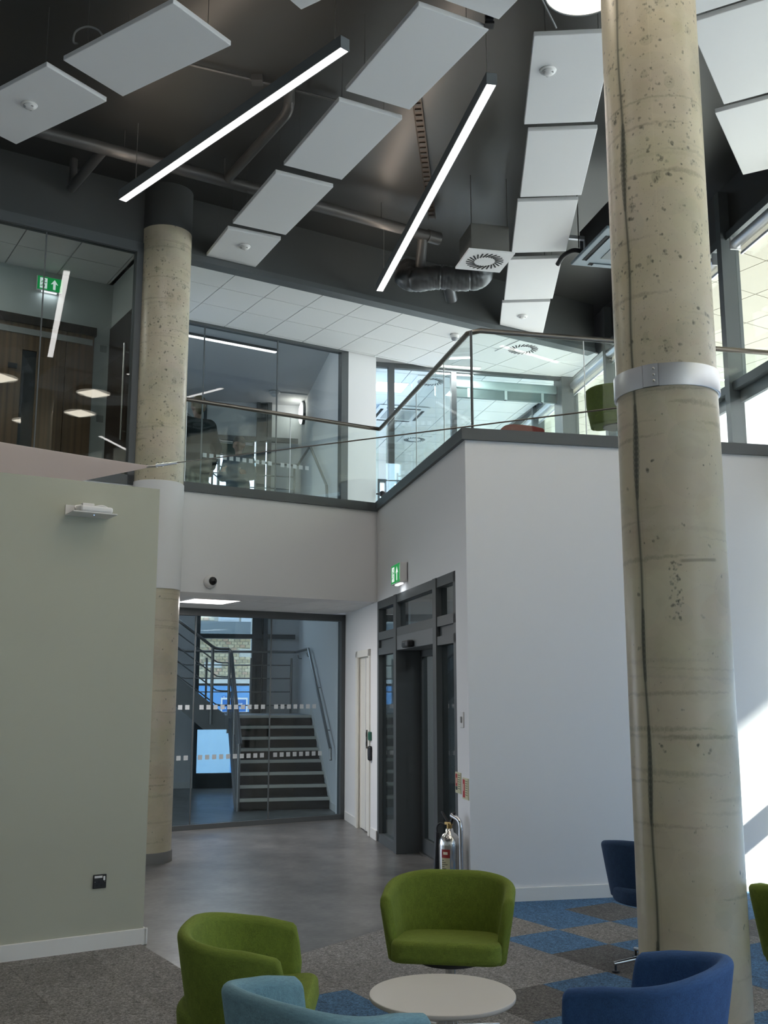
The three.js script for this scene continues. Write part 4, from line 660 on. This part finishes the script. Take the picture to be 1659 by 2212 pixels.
// ------------------------------------------------------------------ upholstered swivel tub chairs
function tubShell() { // U-shaped wall swept round the seat; arms fall gently to rounded fronts
  const N = 64, prof = [], pos = [], uv = [], idx = [], K = 18;
  const path = (t) => { // t 0..1 from the left arm front round the back to the right arm front
    const a = 0.30, b = 0.255; const s = t * 2 - 1, k = Math.abs(s), sg = Math.sign(s) || 1;
    if (k > 0.66) { const f = (k - 0.66) / 0.34; return [sg * (a + 0.0 + 0.004 * f), 0.02 + 0.155 * f, f]; }
    const th = k / 0.66 * Math.PI / 2, e = 0.72; return [sg * a * Math.pow(Math.sin(th), e), 0.02 - b * Math.pow(Math.cos(th), e), 0];
  };
  const top = (t) => { const k = Math.abs(t * 2 - 1), d = Math.max(0, (k - 0.12) / 0.88); let h = 0.765 - 0.07 * Math.pow(d, 1.25); const f = Math.max(0, (k - 0.93) / 0.07); h -= 0.062 * (1 - Math.sqrt(Math.max(0, 1 - f * f))); return h; };
  const P = []; for (let i = 0; i <= N; i++) P.push(path(i / N));
  for (let i = 0; i <= N; i++) {
    const t = i / N, p = P[i], q0 = P[Math.max(0, i - 1)], q1 = P[Math.min(N, i + 1)]; let tx = q1[0] - q0[0], tz = q1[1] - q0[1]; const l = Math.hypot(tx, tz); tx /= l; tz /= l; let nx = tz, nz = -tx; // outward
    if (nx * p[0] + nz * (p[1] + 0.0) < 0 && Math.abs(p[0]) > 0.05) { nx = -nx; nz = -nz; } if (Math.abs(p[0]) <= 0.05) { nx = p[0] * 0.5; nz = -1; const m = Math.hypot(nx, nz); nx /= m; nz /= m; }
    const h = top(t), y0 = 0.425, ring = [], w = 0.027, edge = Math.max(0, (Math.abs(t * 2 - 1) - 0.965) / 0.035), ww = w * (1 - 0.55 * edge * edge);
    const lean = (y) => -0.062 * Math.pow(Math.max(0, 0.785 - y) / 0.38, 1.1);
    for (let k = 0; k < K; k++) { // closed profile: up the outside, over the rolled top, down the inside
      let o, y; if (k <= 4) { o = ww; y = y0 + (h - 0.03 - y0) * k / 4; } else if (k < 12) { const a = (k - 4) / 8 * Math.PI; o = ww * Math.cos(a); y = h - 0.03 + 0.03 * Math.sin(a); } else if (k <= 15) { o = -ww; y = h - 0.03 - (h - 0.03 - y0) * (k - 12) / 4; } else { const a = Math.PI + (k - 15) / 3 * Math.PI; o = ww * Math.cos(a); y = y0 + 0.012 * Math.sin(a); }
      const s = lean(y); ring.push([p[0] + nx * (o + s), y, p[1] + nz * (o + s) * (nz < 0 ? 1 : 0.4)]);
    }
    prof.push(ring);
    for (const v of ring) pos.push(...v); for (let k = 0; k < K; k++) uv.push(t * 1.4, k / K * 0.9);
  }
  for (let i = 0; i < N; i++) for (let k = 0; k < K; k++) { const a = i * K + k, b = i * K + (k + 1) % K, c = a + K, d = b + K; idx.push(a, b, c, b, d, c); }
  for (const i of [0, N]) { // the padded arm fronts, facing forward
    const c = pos.length / 3, m = [0, 0, 0]; for (const v of prof[i]) for (let k = 0; k < 3; k++) m[k] += v[k] / K; m[2] += 0.012; pos.push(...m); uv.push(0, 0); for (const v of prof[i]) { pos.push(...v); uv.push(v[0], v[1]); }
    let turn = 0; for (let k = 0; k < K; k++) { const a = prof[i][k], b = prof[i][(k + 1) % K]; turn += (a[0] - m[0]) * (b[1] - m[1]) - (b[0] - m[0]) * (a[1] - m[1]); }
    for (let k = 0; k < K; k++) { const a = c + 1 + k, b = c + 1 + (k + 1) % K; if (turn > 0) idx.push(c, a, b); else idx.push(c, b, a); }
  }
  const g = new THREE.BufferGeometry(); g.setAttribute('position', new THREE.Float32BufferAttribute(pos, 3)); g.setAttribute('uv', new THREE.Float32BufferAttribute(uv, 2)); g.setIndex(idx); g.computeVertexNormals(); return g;
}
const shellG = tubShell();
const seatG = (() => { const s = new THREE.Shape(), w = 0.232, r = 0.05; s.moveTo(-w + r, -0.245); s.lineTo(w - r, -0.245); s.quadraticCurveTo(w, -0.245, w, -0.245 + r); s.lineTo(w, 0.02); s.bezierCurveTo(w, 0.17, 0.13, 0.235, 0, 0.235); s.bezierCurveTo(-0.13, 0.235, -w, 0.17, -w, 0.02); s.lineTo(-w, -0.245 + r); s.quadraticCurveTo(-w, -0.245, -w + r, -0.245);
  const g = new THREE.ExtrudeGeometry(s, { depth: 0.045, bevelEnabled: true, bevelSize: 0.022, bevelThickness: 0.026, bevelSegments: 5, curveSegments: 16 }); g.rotateX(-Math.PI / 2); g.rotateX(-0.075); g.translate(0, 0.433, 0); return metric(g); })();
const cloth = (r, g, b) => new THREE.MeshPhysicalMaterial({ color: col(r, g, b), roughness: 0.95, map: weave, sheen: 0.35, sheenRoughness: 0.6, sheenColor: col(r * 1.2, g * 1.2, b * 1.2), side: THREE.DoubleSide });
const C = { green: cloth(0.27, 0.36, 0.05), pale: cloth(0.29, 0.52, 0.62), blue: cloth(0.065, 0.165, 0.42), navy: cloth(0.03, 0.075, 0.17), teal: cloth(0.02, 0.2, 0.22), red: cloth(0.32, 0.06, 0.05) };
function tubChair(label, mat, f, p, face, group = 'swivel tub chairs') { // face: yaw the sitter looks along, degrees from -z towards +x
  const t = thing('tub_chair', label, 'chair', f, p, 180 - face - FR[f][2], group);
  part('shell', shellG, mat, t); part('seat_cushion', seatG, mat, t);
  part('seat_plate', [rod([0, 0.385, 0], [0, 0.4, 0], 0.15, 24)], M.black, t);
  part('column', [rod([0, 0.07, 0], [0, 0.39, 0], 0.024, 18), rod([0, 0.07, 0], [0, 0.16, 0], 0.034, 18)], M.chrome, t);
  for (let k = 0; k < 4; k++) { const a = k * Math.PI / 2 + Math.PI / 4, x = Math.cos(a), z = Math.sin(a); const lg = part('leg', [rod([x * 0.02, 0.085, z * 0.02], [x * 0.3, 0.05, z * 0.3], 0.018, 10, 0.011)], M.chrome, t); part('glide', [rod([x * 0.29, 0, z * 0.29], [x * 0.29, 0.012, z * 0.29], 0.024, 14), rod([x * 0.29, 0.012, z * 0.29], [x * 0.29, 0.05, z * 0.29], 0.008, 8)], M.black, lg); }
  return t;
}
const FY = 0.006;
tubChair('lime green tub chair facing the viewer behind the round table', C.green, 'N', [0.315, FY, -5.2], 189);
tubChair('lime green tub chair at the left, turned towards the round table', C.green, 'N', [-0.53, FY, -4.23], 91);
tubChair('pale blue tub chair at the bottom edge, seen from behind', C.pale, 'N', [-0.195, FY, -3.39], 44);
tubChair('royal blue tub chair at the bottom right in front of the column', C.blue, 'N', [0.89, FY, -3.7], -53);
tubChair('dark navy tub chair half hidden behind the foreground column', C.navy, 'N', [1.66, FY, -6.6], 30);
tubChair('teal tub chair showing only as a sliver right of the column', C.teal, 'N', [2.1, FY, -7.2], -60);
tubChair('lime green tub chair cut by the right edge', C.green, 'N', [2.05, FY, -5.08], 40);
tubChair('olive green tub chair upstairs behind the glass balustrade', cloth(0.1, 0.14, 0.012), 'N', [2.25, 3.76, -9.6], 15, 'tub chairs upstairs');
tubChair('dull red tub chair upstairs, only its back showing over the edge', C.red, 'N', [1.54, 3.76, -11.12], 84, 'tub chairs upstairs');
// ------------------------------------------------------------------ round coffee table
{
  const t = thing('coffee_table', 'round white low table among the tub chairs', 'table', 'N', [0.235, FY, -4.43]);
  part('tabletop', lathe([[0, 0.428], [0.285, 0.428], [0.293, 0.432], [0.295, 0.438], [0.295, 0.446], [0.292, 0.45], [0, 0.45]], 72), std(0.72, 0.69, 0.66, 0.4), t);
  part('column', [rod([0, 0.06, 0], [0, 0.428, 0], 0.025, 18), rod([0, 0.415, 0], [0, 0.428, 0], 0.1, 24)], M.chrome, t);
  for (let k = 0; k < 4; k++) { const a = k * Math.PI / 2 + 0.5, x = Math.cos(a), z = Math.sin(a); const lg = part('leg', rod([x * 0.02, 0.075, z * 0.02], [x * 0.27, 0.045, z * 0.27], 0.017, 10, 0.011), M.chrome, t); part('glide', rod([x * 0.26, 0, z * 0.26], [x * 0.26, 0.045, z * 0.26], 0.014, 10), M.black, lg); }
}
// ------------------------------------------------------------------ upstairs: roller blinds, ceiling fittings, meeting room
{
  const blind = (label, f, p, len, drop = 0.07) => { const t = thing('roller_blind', label, 'blind', f, p, 0, 'roller blinds above the upper windows'); part('tube', [rod([-len / 2, 0, 0], [len / 2, 0, 0], 0.058, 20)], M.brushed, t); part('end_bracket', [bx(-len / 2 - 0.012, -len / 2, -0.07, 0.07, -0.07, 0.07, 0.02), bx(len / 2, len / 2 + 0.012, -0.07, 0.07, -0.07, 0.07, 0.02)], M.brushed, t); const c = part('cloth', bx(-len / 2 + 0.03, len / 2 - 0.03, -drop - 0.04, 0, 0.035, 0.038), creamCloth, t); part('bottom_bar', bx(-len / 2 + 0.03, len / 2 - 0.03, -drop - 0.065, -drop - 0.035, 0.025, 0.048, 0.006), M.brushed, c); return t; };
  blind('silver roller blind tube right of the window post, near the right edge', 'W', [-0.2, 6.31, -0.1], 1.38);
  blind('silver roller blind tube directly left of the tall window post', 'W', [1.66, 6.31, -0.1], 1.5);
  blind('silver roller blind tube seen above the handrail left of the column', 'W', [4.55, 6.31, -0.1], 2.5);
  blind('silver roller blind tube inside the glazed meeting room', 'W', [7.9, 6.33, -0.1], 2.6);
  const b2 = thing('roller_blind', 'pale rolled blind behind the top of the upper glass partition', 'blind', 'P', [2.1, 6.2, -0.2]);
  part('cassette', bx(-0.85, 0.85, 0.02, 0.16, -0.06, 0.06, 0.03), std(0.5, 0.58, 0.6, 0.5), b2); part('bottom_bar', bx(-0.85, 0.85, -0.12, 0.02, -0.03, 0.03), std(0.16, 0.2, 0.21, 0.5), b2); for (const x of [-0.6, 0, 0.6]) part('bracket', bx(x - 0.02, x + 0.02, -0.12, 0.03, -0.035, 0.045), std(0.6, 0.66, 0.68, 0.5), b2);
  { const t = thing('roller_blind', 'half-lowered green-grey blind at the top of the upper stair window', 'blind', 'S', [-1.33, 5.98, -3.66]); part('cloth', bx(-0.45, 0.44, 0, 0.3, -0.004, 0), std(0.1, 0.13, 0.11, 0.9), t); part('bottom_bar', bx(-0.45, 0.44, -0.02, 0.01, -0.012, 0.01), M.frame, t); }
  // nearer ground-floor bays have their blinds drawn against the sun
  for (let k = 0; k < 5; k++) { const x = -1.83 - 1.72 * k; const t = thing('drawn_blind', ['drawn white blind nearest the white wall, beyond the right edge', 'second drawn white blind from the white wall', 'third drawn white blind from the white wall', 'fourth drawn white blind from the white wall', 'fifth drawn white blind from the white wall'][k], 'blind', 'W', [x, 0, -0.1]); part('tube', rod([-0.8, 3.3, 0], [0.8, 3.3, 0], 0.04, 14), M.brushed, t); part('cloth', bx(-0.79, 0.79, 0.06, 3.3, 0.036, 0.04), blindCloth, t); part('bottom_bar', bx(-0.79, 0.79, 0.03, 0.07, 0.025, 0.05), M.brushed, t); }
  // ceiling fittings of the hall
  const swirl = (label, f, p, m = M.panel) => { const d = thing('ceiling_diffuser', label, 'air diffuser', f, p); part('face_plate', bx(-0.28, 0.28, -0.008, 0, -0.28, 0.28), m, d); for (let k = 0; k < 22; k++) { const a = k / 22 * Math.PI * 2, s = bx(-0.05, 0.05, -0.012, -0.006, -0.008, 0.008); s.rotateY(0.5); s.translate(0.165, 0, 0); s.rotateY(a); part('vane_slot', s, M.slot, d); } return d; };
  swirl('swirl diffuser in the white ceiling under the corner handrail', 'B', [at('N', 1.97, 0, -14.02).applyMatrix4(fm('B').invert()).x, 6.446, at('N', 1.97, 0, -14.02).applyMatrix4(fm('B').invert()).z]);
  swirl('swirl diffuser in the meeting room ceiling, nearer one', 'P', [at('N', 0.74, 0, -15.75).applyMatrix4(fm('P').invert()).x, 6.498, at('N', 0.74, 0, -15.75).applyMatrix4(fm('P').invert()).z]);
  swirl('swirl diffuser in the meeting room ceiling, farther one', 'P', [at('N', 0.59, 0, -19.55).applyMatrix4(fm('P').invert()).x, 6.498, at('N', 0.59, 0, -19.55).applyMatrix4(fm('P').invert()).z]);
  const cs = thing('ceiling_cassette', 'square white cassette air conditioner in the meeting room ceiling', 'air conditioner', 'P', [1.03, 6.49, -2.75]);
  part('fascia', bx(-0.45, 0.45, -0.025, 0, -0.5, 0.5, 0.01), M.panel, cs); part('grille', bx(-0.26, 0.26, -0.03, -0.02, -0.3, 0.3, 0.004), std(0.42, 0.43, 0.43, 0.7), cs);
  for (const [a, b, c, e] of [[-0.3, 0.3, -0.43, -0.38], [-0.3, 0.3, 0.38, 0.43], [-0.39, -0.34, -0.33, 0.33], [0.34, 0.39, -0.33, 0.33]]) part('louvre_slot', bx(a, b, -0.03, -0.022, c, e), M.slot, cs);
  const dl = (label, f, p, w, d) => { const t = thing('linear_ceiling_light', label, 'light', f, p); part('frame', [bx(-w / 2 - 0.01, w / 2 + 0.01, 0, 0.01, -d / 2 - 0.01, -d / 2), bx(-w / 2 - 0.01, w / 2 + 0.01, 0, 0.01, d / 2, d / 2 + 0.01)], M.whiteGloss, t); part('diffuser', bx(-w / 2, w / 2, -0.003, 0.006, -d / 2, d / 2), lampWhite, t); const q = at(f, p[0], p[1] - 0.012, p[2]); areaLight(new THREE.Color(1, 0.96, 0.95), d < 0.2 ? 36 : 14, w, d, [q.x, q.y, q.z], FR[f][2] * R); return t; };
  dl('linear light flush in the hall ceiling beside the glass partition', 'P', [1.25, 6.44, 0.16], 0.66, 0.08);
  dl('square flush light in the meeting room ceiling by the left mullion', 'P', [0.52, 6.494, -1.25], 0.5, 0.5);
  dl('square flush light in the meeting room ceiling, right of the middle mullion', 'P', [1.78, 6.494, -1.25], 0.5, 0.5);
  const dt = thing('ceiling_camera', 'small white dome camera under the hall ceiling near the corner handrail', 'camera', 'N', [0.96, 6.446, -13.43]);
  part('base', lathe([[0, 0], [0.062, 0], [0.062, -0.02], [0.05, -0.05], [0, -0.052]], 26), M.plastic, dt); part('dome', lathe([[0.045, -0.045], [0.042, -0.07], [0.02, -0.092], [0, -0.095]], 20), std(0.3, 0.31, 0.33, 0.1), dt);
  const kn = thing('door_stop', 'dark round fitting on the pier edge by the balcony corner', 'fitting', 'N', [-0.02, 4.42, -14.38]);
  part('stem', rod([-0.09, 0, 0], [0.1, 0.004, 0], 0.012, 10), M.black, kn); part('knob', new THREE.SphereGeometry(0.048, 18, 12), M.black, kn);
  for (let k = 0; k < 7; k++) { const t = thing('vertical_blind_slat', ['first', 'second', 'third', 'fourth', 'fifth', 'sixth', 'seventh'][k] + ' pale blue vertical blind slat from the left at the meeting room back window', 'blind', 'P', [1.8 + k * 0.13, 5.56, -6.45], 20, 'vertical blind slats at the meeting room back window'); part('slat', bx(-0.045, 0.045, 0, 0.48 - 0.03 * (k % 3), -0.004, 0.004), M.paleBlue, t); }
}
// ------------------------------------------------------------------ dim room behind the left glazing
{
  const w = thing('wood_cladding', 'brown wood panelling with a dark door slot in the dim left room', 'panelling', 'B', [-4.51, 3.76, -1.35]);
  for (const [a, b] of [[-2.6, -0.4], [-0.395, 0.62], [0.78, 1.1], [1.105, 1.42]]) part('panel', bx(a, b, 0, 2.0, 0, 0.04, 0.004), M.wood, w);
  part('panel', bx(0.62, 0.78, 0, 1.7, 0, 0.02), M.black, w); part('panel', bx(0.62, 0.78, 1.7, 2.0, 0, 0.04), M.wood, w); part('head_trim', bx(-2.6, 1.44, 2.0, 2.1, 0, 0.06), M.woodDark, w);
  part('perforated_strip', bx(-2.6, 1.4, 1.88, 1.95, 0.03, 0.05), std(0.3, 0.3, 0.29, 0.6), w);
  solo('door_plate', [bx(-0.05, 0.05, 0, 0.06, 0, 0.01, 0.003)], M.black, 'small black door plate on the wood panelling of the dim room', 'plate', 'B', [-3.99, 5.22, -1.305]);
  { const t = thing('linear_ceiling_light', 'dim linear light in the left room ceiling beyond the left edge', 'light', 'B', [-5.6, 6.435, -0.75]); part('housing', bx(-0.6, 0.6, 0.004, 0.012, -0.06, 0.06), M.whiteGloss, t); part('diffuser', bx(-0.58, 0.58, -0.002, 0.004, -0.05, 0.05), lampWhite, t); const a = at('B', -5.6, 6.425, -0.75); areaLight(new THREE.Color(1, 0.93, 0.82), 26, 1.1, 0.1, [a.x, a.y, a.z], 32 * R); }
  const d = thing('side_door', 'dark wooden side door with a steel pull beside the left glazing frame', 'door', 'B', [-2.89, 3.76, -0.8]);
  part('leaf', bx(-0.04, 0, 0, 2.1, -0.45, 0.45), M.woodDark, d); part('handle', [rod([-0.09, 0.6, 0.3], [-0.09, 1.7, 0.3], 0.014), rod([-0.04, 0.7, 0.3], [-0.09, 0.7, 0.3], 0.01), rod([-0.04, 1.6, 0.3], [-0.09, 1.6, 0.3], 0.01)], M.steel, d);
  for (const y of [5.6, 4.75]) solo('switch_plate', [bx(-0.04, 0.04, 0, 0.08, 0, 0.01, 0.003), bx(-0.012, 0.012, 0.02, 0.06, 0.01, 0.014)], std(0.3, 0.31, 0.3, 0.5), y > 5 ? 'upper grey switch plate on the dim room wall' : 'lower grey switch plate on the dim room wall', 'switch', 'B', [-2.97, y, -1.35]);
}
// ------------------------------------------------------------------ the two people upstairs
function field(bones, blend, cells) { // smooth union of tapered capsules, meshed by marching cubes
  const lo = new THREE.Vector3(1e9, 1e9, 1e9), hi = new THREE.Vector3(-1e9, -1e9, -1e9);
  for (const [a, b, ra, rb] of bones) for (const [p, r] of [[a, ra], [b, rb]]) for (let k = 0; k < 3; k++) { lo.setComponent(k, Math.min(lo.getComponent(k), p[k] - r)); hi.setComponent(k, Math.max(hi.getComponent(k), p[k] + r)); }
  const c = lo.clone().add(hi).multiplyScalar(0.5), half = Math.max(hi.x - lo.x, hi.y - lo.y, hi.z - lo.z) / 2 + 0.05, n = Math.min(110, Math.ceil(2 * half / cells)), mc = new MarchingCubes(n, new THREE.MeshBasicMaterial(), false, false, 120000);
  mc.isolation = 0;
  for (let z = 0; z < n; z++) for (let y = 0; y < n; y++) for (let x = 0; x < n; x++) {
    const px = c.x + ((x - n / 2) / (n / 2)) * half, py = c.y + ((y - n / 2) / (n / 2)) * half, pz = c.z + ((z - n / 2) / (n / 2)) * half; let s = 0;
    let dmin = 1e9; for (const [a, b, ra, rb, sq] of bones) { const bxx = b[0] - a[0], by = b[1] - a[1], bz = b[2] - a[2], q = sq || 1; const l2 = bxx * bxx + by * by + bz * bz + 1e-9; let t = ((px - a[0]) * bxx + (py - a[1]) * by + (pz - a[2]) * bz) / l2; t = Math.max(0, Math.min(1, t)); const dx = px - a[0] - bxx * t, dy = py - a[1] - by * t, dz = (pz - a[2] - bz * t) * q; const d = Math.sqrt(dx * dx + dy * dy + dz * dz) - (ra + (rb - ra) * t); dmin = Math.min(dmin, d); s += Math.exp(-d / blend); }
    mc.field[z * n * n + y * n + x] = -(dmin > 0.3 ? dmin : -blend * Math.log(s));
  }
  mc.update(); const g = new THREE.BufferGeometry(), cnt = mc.count; g.setAttribute('position', new THREE.BufferAttribute(mc.positionArray.slice(0, cnt * 3), 3)); g.setAttribute('normal', new THREE.BufferAttribute(mc.normalArray.slice(0, cnt * 3), 3)); g.scale(half, half, half); g.translate(c.x, c.y, c.z); g.computeVertexNormals(); return metric(g);
}
const skin = std(0.3, 0.175, 0.125, 0.6);
function person(label, f, p, face, o) { // metres, facing local +z
  const t = thing('person', label, 'person', f, p, 180 - face - FR[f][2]), k = o.h / 1.78;
  const sc = (b) => b.map(([a, c, ra, rb, q]) => [a.map((v) => v * k), c.map((v) => v * k), ra * k, rb * k, q]);
  const arms = o.arms, legs = [[[-0.09, 0.9, 0], [-0.1, 0.49, 0.015], 0.083, 0.058], [[-0.1, 0.49, 0.015], [-0.11, 0.08, 0], 0.055, 0.04], [[0.09, 0.9, 0], [0.1, 0.49, 0.015], 0.083, 0.058], [[0.1, 0.49, 0.015], [0.11, 0.08, 0], 0.055, 0.04]];
  const torso = [[[-0.07, 0.98, 0], [0.07, 0.98, 0], 0.1, 0.1], [[0, 1.02, 0], [0, 1.2, 0.01], 0.125, 0.13], [[-0.075, 1.28, 0], [0.075, 1.28, 0], 0.115, 0.115], [[-0.15, 1.42, -0.01], [0.15, 1.42, -0.01], 0.058, 0.058]];
  const head = [[[0, 1.44, -0.005], [0, 1.55, 0.01], 0.052, 0.05], [[0, 1.66, 0.0], [0, 1.685, -0.012], 0.088, 0.09], [[0, 1.60, 0.035], [0, 1.63, 0.03], 0.052, 0.062], [[0, 1.585, 0.06], [0, 1.59, 0.055], 0.026, 0.026], [[0, 1.665, 0.085], [0, 1.635, 0.108], 0.009, 0.015], [[-0.03, 1.667, 0.072], [0.03, 1.667, 0.072], 0.017, 0.017], [[-0.022, 1.607, 0.083], [0.022, 1.607, 0.083], 0.011, 0.011], [[-0.083, 1.665, -0.005], [-0.088, 1.63, 0.0], 0.017, 0.013], [[0.083, 1.665, -0.005], [0.088, 1.63, 0.0], 0.017, 0.013]];
  const feet = [[[-0.11, 0.045, -0.03], [-0.13, 0.035, 0.13], 0.04, 0.036], [[0.11, 0.045, -0.03], [0.13, 0.035, 0.13], 0.04, 0.036]];
  const hands = []; for (const h of o.hands) { const [w, dir, side] = h; const e = (a, d, s) => [0, 1, 2].map((i) => w[i] + dir[i] * a + side[i] * d + (o.curl[i]) * s); hands.push([e(-0.01, 0, 0), e(0.05, 0, 0), 0.026, 0.03, 1]); for (let q = 0; q < 4; q++) { const d = -0.027 + q * 0.018, L = [0.07, 0.078, 0.074, 0.06][q]; hands.push([e(0.06, d, 0), e(0.06 + L * 0.5, d, 0.008), 0.009, 0.0085], [e(0.06 + L * 0.5, d, 0.008), e(0.06 + L * 0.85, d, 0.028), 0.0085, 0.0075]); } hands.push([e(0.01, 0.03, 0), e(0.045, 0.055, 0.012), 0.011, 0.009]); }
  const body = merged([field(sc([...legs, ...torso, ...arms.map(([a, b, ra, rb]) => [a, b, ra * 0.85, rb * 0.85]), head[0], [[0, 1.63, 0], [0, 1.66, 0], 0.07, 0.07]]), 0.02 * k, 0.02), field(sc(head), 0.012 * k, 0.006), ...(hands.length ? o.hands.map((_, i) => field(sc(hands.slice(i * 10, i * 10 + 10)), 0.005, 0.004)) : [])]);
  part('body', body, skin, t);
  const grow = (b, e) => b.map(([a, c, ra, rb, q]) => [a, c, ra + e, rb + e, q]);
  part('trousers', field(sc(grow([...legs, torso[0]], 0.016)), 0.022 * k, 0.016), o.trousers, t);
  part(o.topName, field(sc(grow([...torso.slice(1), ...(o.long ? [[[-0.06, 0.86, 0], [0.06, 0.86, 0], 0.12, 0.12], torso[0]] : [[[-0.06, 1.0, 0], [0.06, 1.0, 0], 0.11, 0.11]]), ...arms], 0.02)), 0.024 * k, 0.016), o.top, t);
  part('hair', field(sc([[[0, 1.705, 0.002], [0, 1.722, -0.015], 0.092, 0.09], [[0, 1.66, -0.05], [0, 1.6, -0.055], 0.066, 0.054], [[-0.07, 1.69, -0.01], [-0.075, 1.66, -0.02], 0.03, 0.024], [[0.07, 1.69, -0.01], [0.075, 1.66, -0.02], 0.03, 0.024]]), 0.012, 0.007), o.hair, t);
  part('shoe', field(sc(grow([feet[0]], 0.006)), 0.01, 0.008), M.black, t); part('shoe', field(sc(grow([feet[1]], 0.006)), 0.01, 0.008), M.black, t);
  return t;
}
{
  const suit = std(0.012, 0.013, 0.015, 0.85), shirt = std(0.075, 0.1, 0.115, 0.9), jeans = std(0.03, 0.035, 0.05, 0.9);
  person('person in a dark suit standing behind the upper screen, beside the far column', 'N', [-2.5, 3.76, -13.45], -35, { h: 1.80, top: suit, topName: 'jacket', long: true, trousers: suit, hair: std(0.16, 0.11, 0.06, 0.8), curl: [0, 0, 0.4],
    arms: [[[-0.19, 1.4, 0], [-0.27, 1.12, -0.02], 0.052, 0.043], [[-0.27, 1.12, -0.02], [-0.25, 0.88, 0.06], 0.042, 0.03], [[0.19, 1.4, 0], [0.27, 1.12, -0.02], 0.052, 0.043], [[0.27, 1.12, -0.02], [0.25, 0.88, 0.06], 0.042, 0.03]],
    hands: [[[-0.248, 0.87, 0.065], [0.05, -0.97, 0.15], [0, 0.15, 0.98]], [[0.248, 0.87, 0.065], [-0.05, -0.97, 0.15], [0, 0.15, 0.98]]] });
  person('person in a grey shirt with folded arms in the stair well upstairs', 'N', [-2.2, 3.76, -15.25], 196, { h: 1.70, top: shirt, topName: 'shirt', long: false, trousers: jeans, hair: std(0.02, 0.017, 0.014, 0.8), curl: [0, -0.2, -0.4],
    arms: [[[-0.19, 1.4, 0], [-0.25, 1.15, 0.04], 0.052, 0.045], [[-0.25, 1.15, 0.04], [0.07, 1.16, 0.19], 0.043, 0.032], [[0.19, 1.4, 0], [0.25, 1.14, 0.05], 0.052, 0.045], [[0.25, 1.14, 0.05], [-0.07, 1.22, 0.205], 0.043, 0.032]],
    hands: [[[0.08, 1.165, 0.195], [0.95, 0.12, -0.1], [0, 1, 0]], [[-0.08, 1.225, 0.21], [-0.95, 0.1, -0.1], [0, 1, 0]]] });
}
renderer.render(scene, camera);
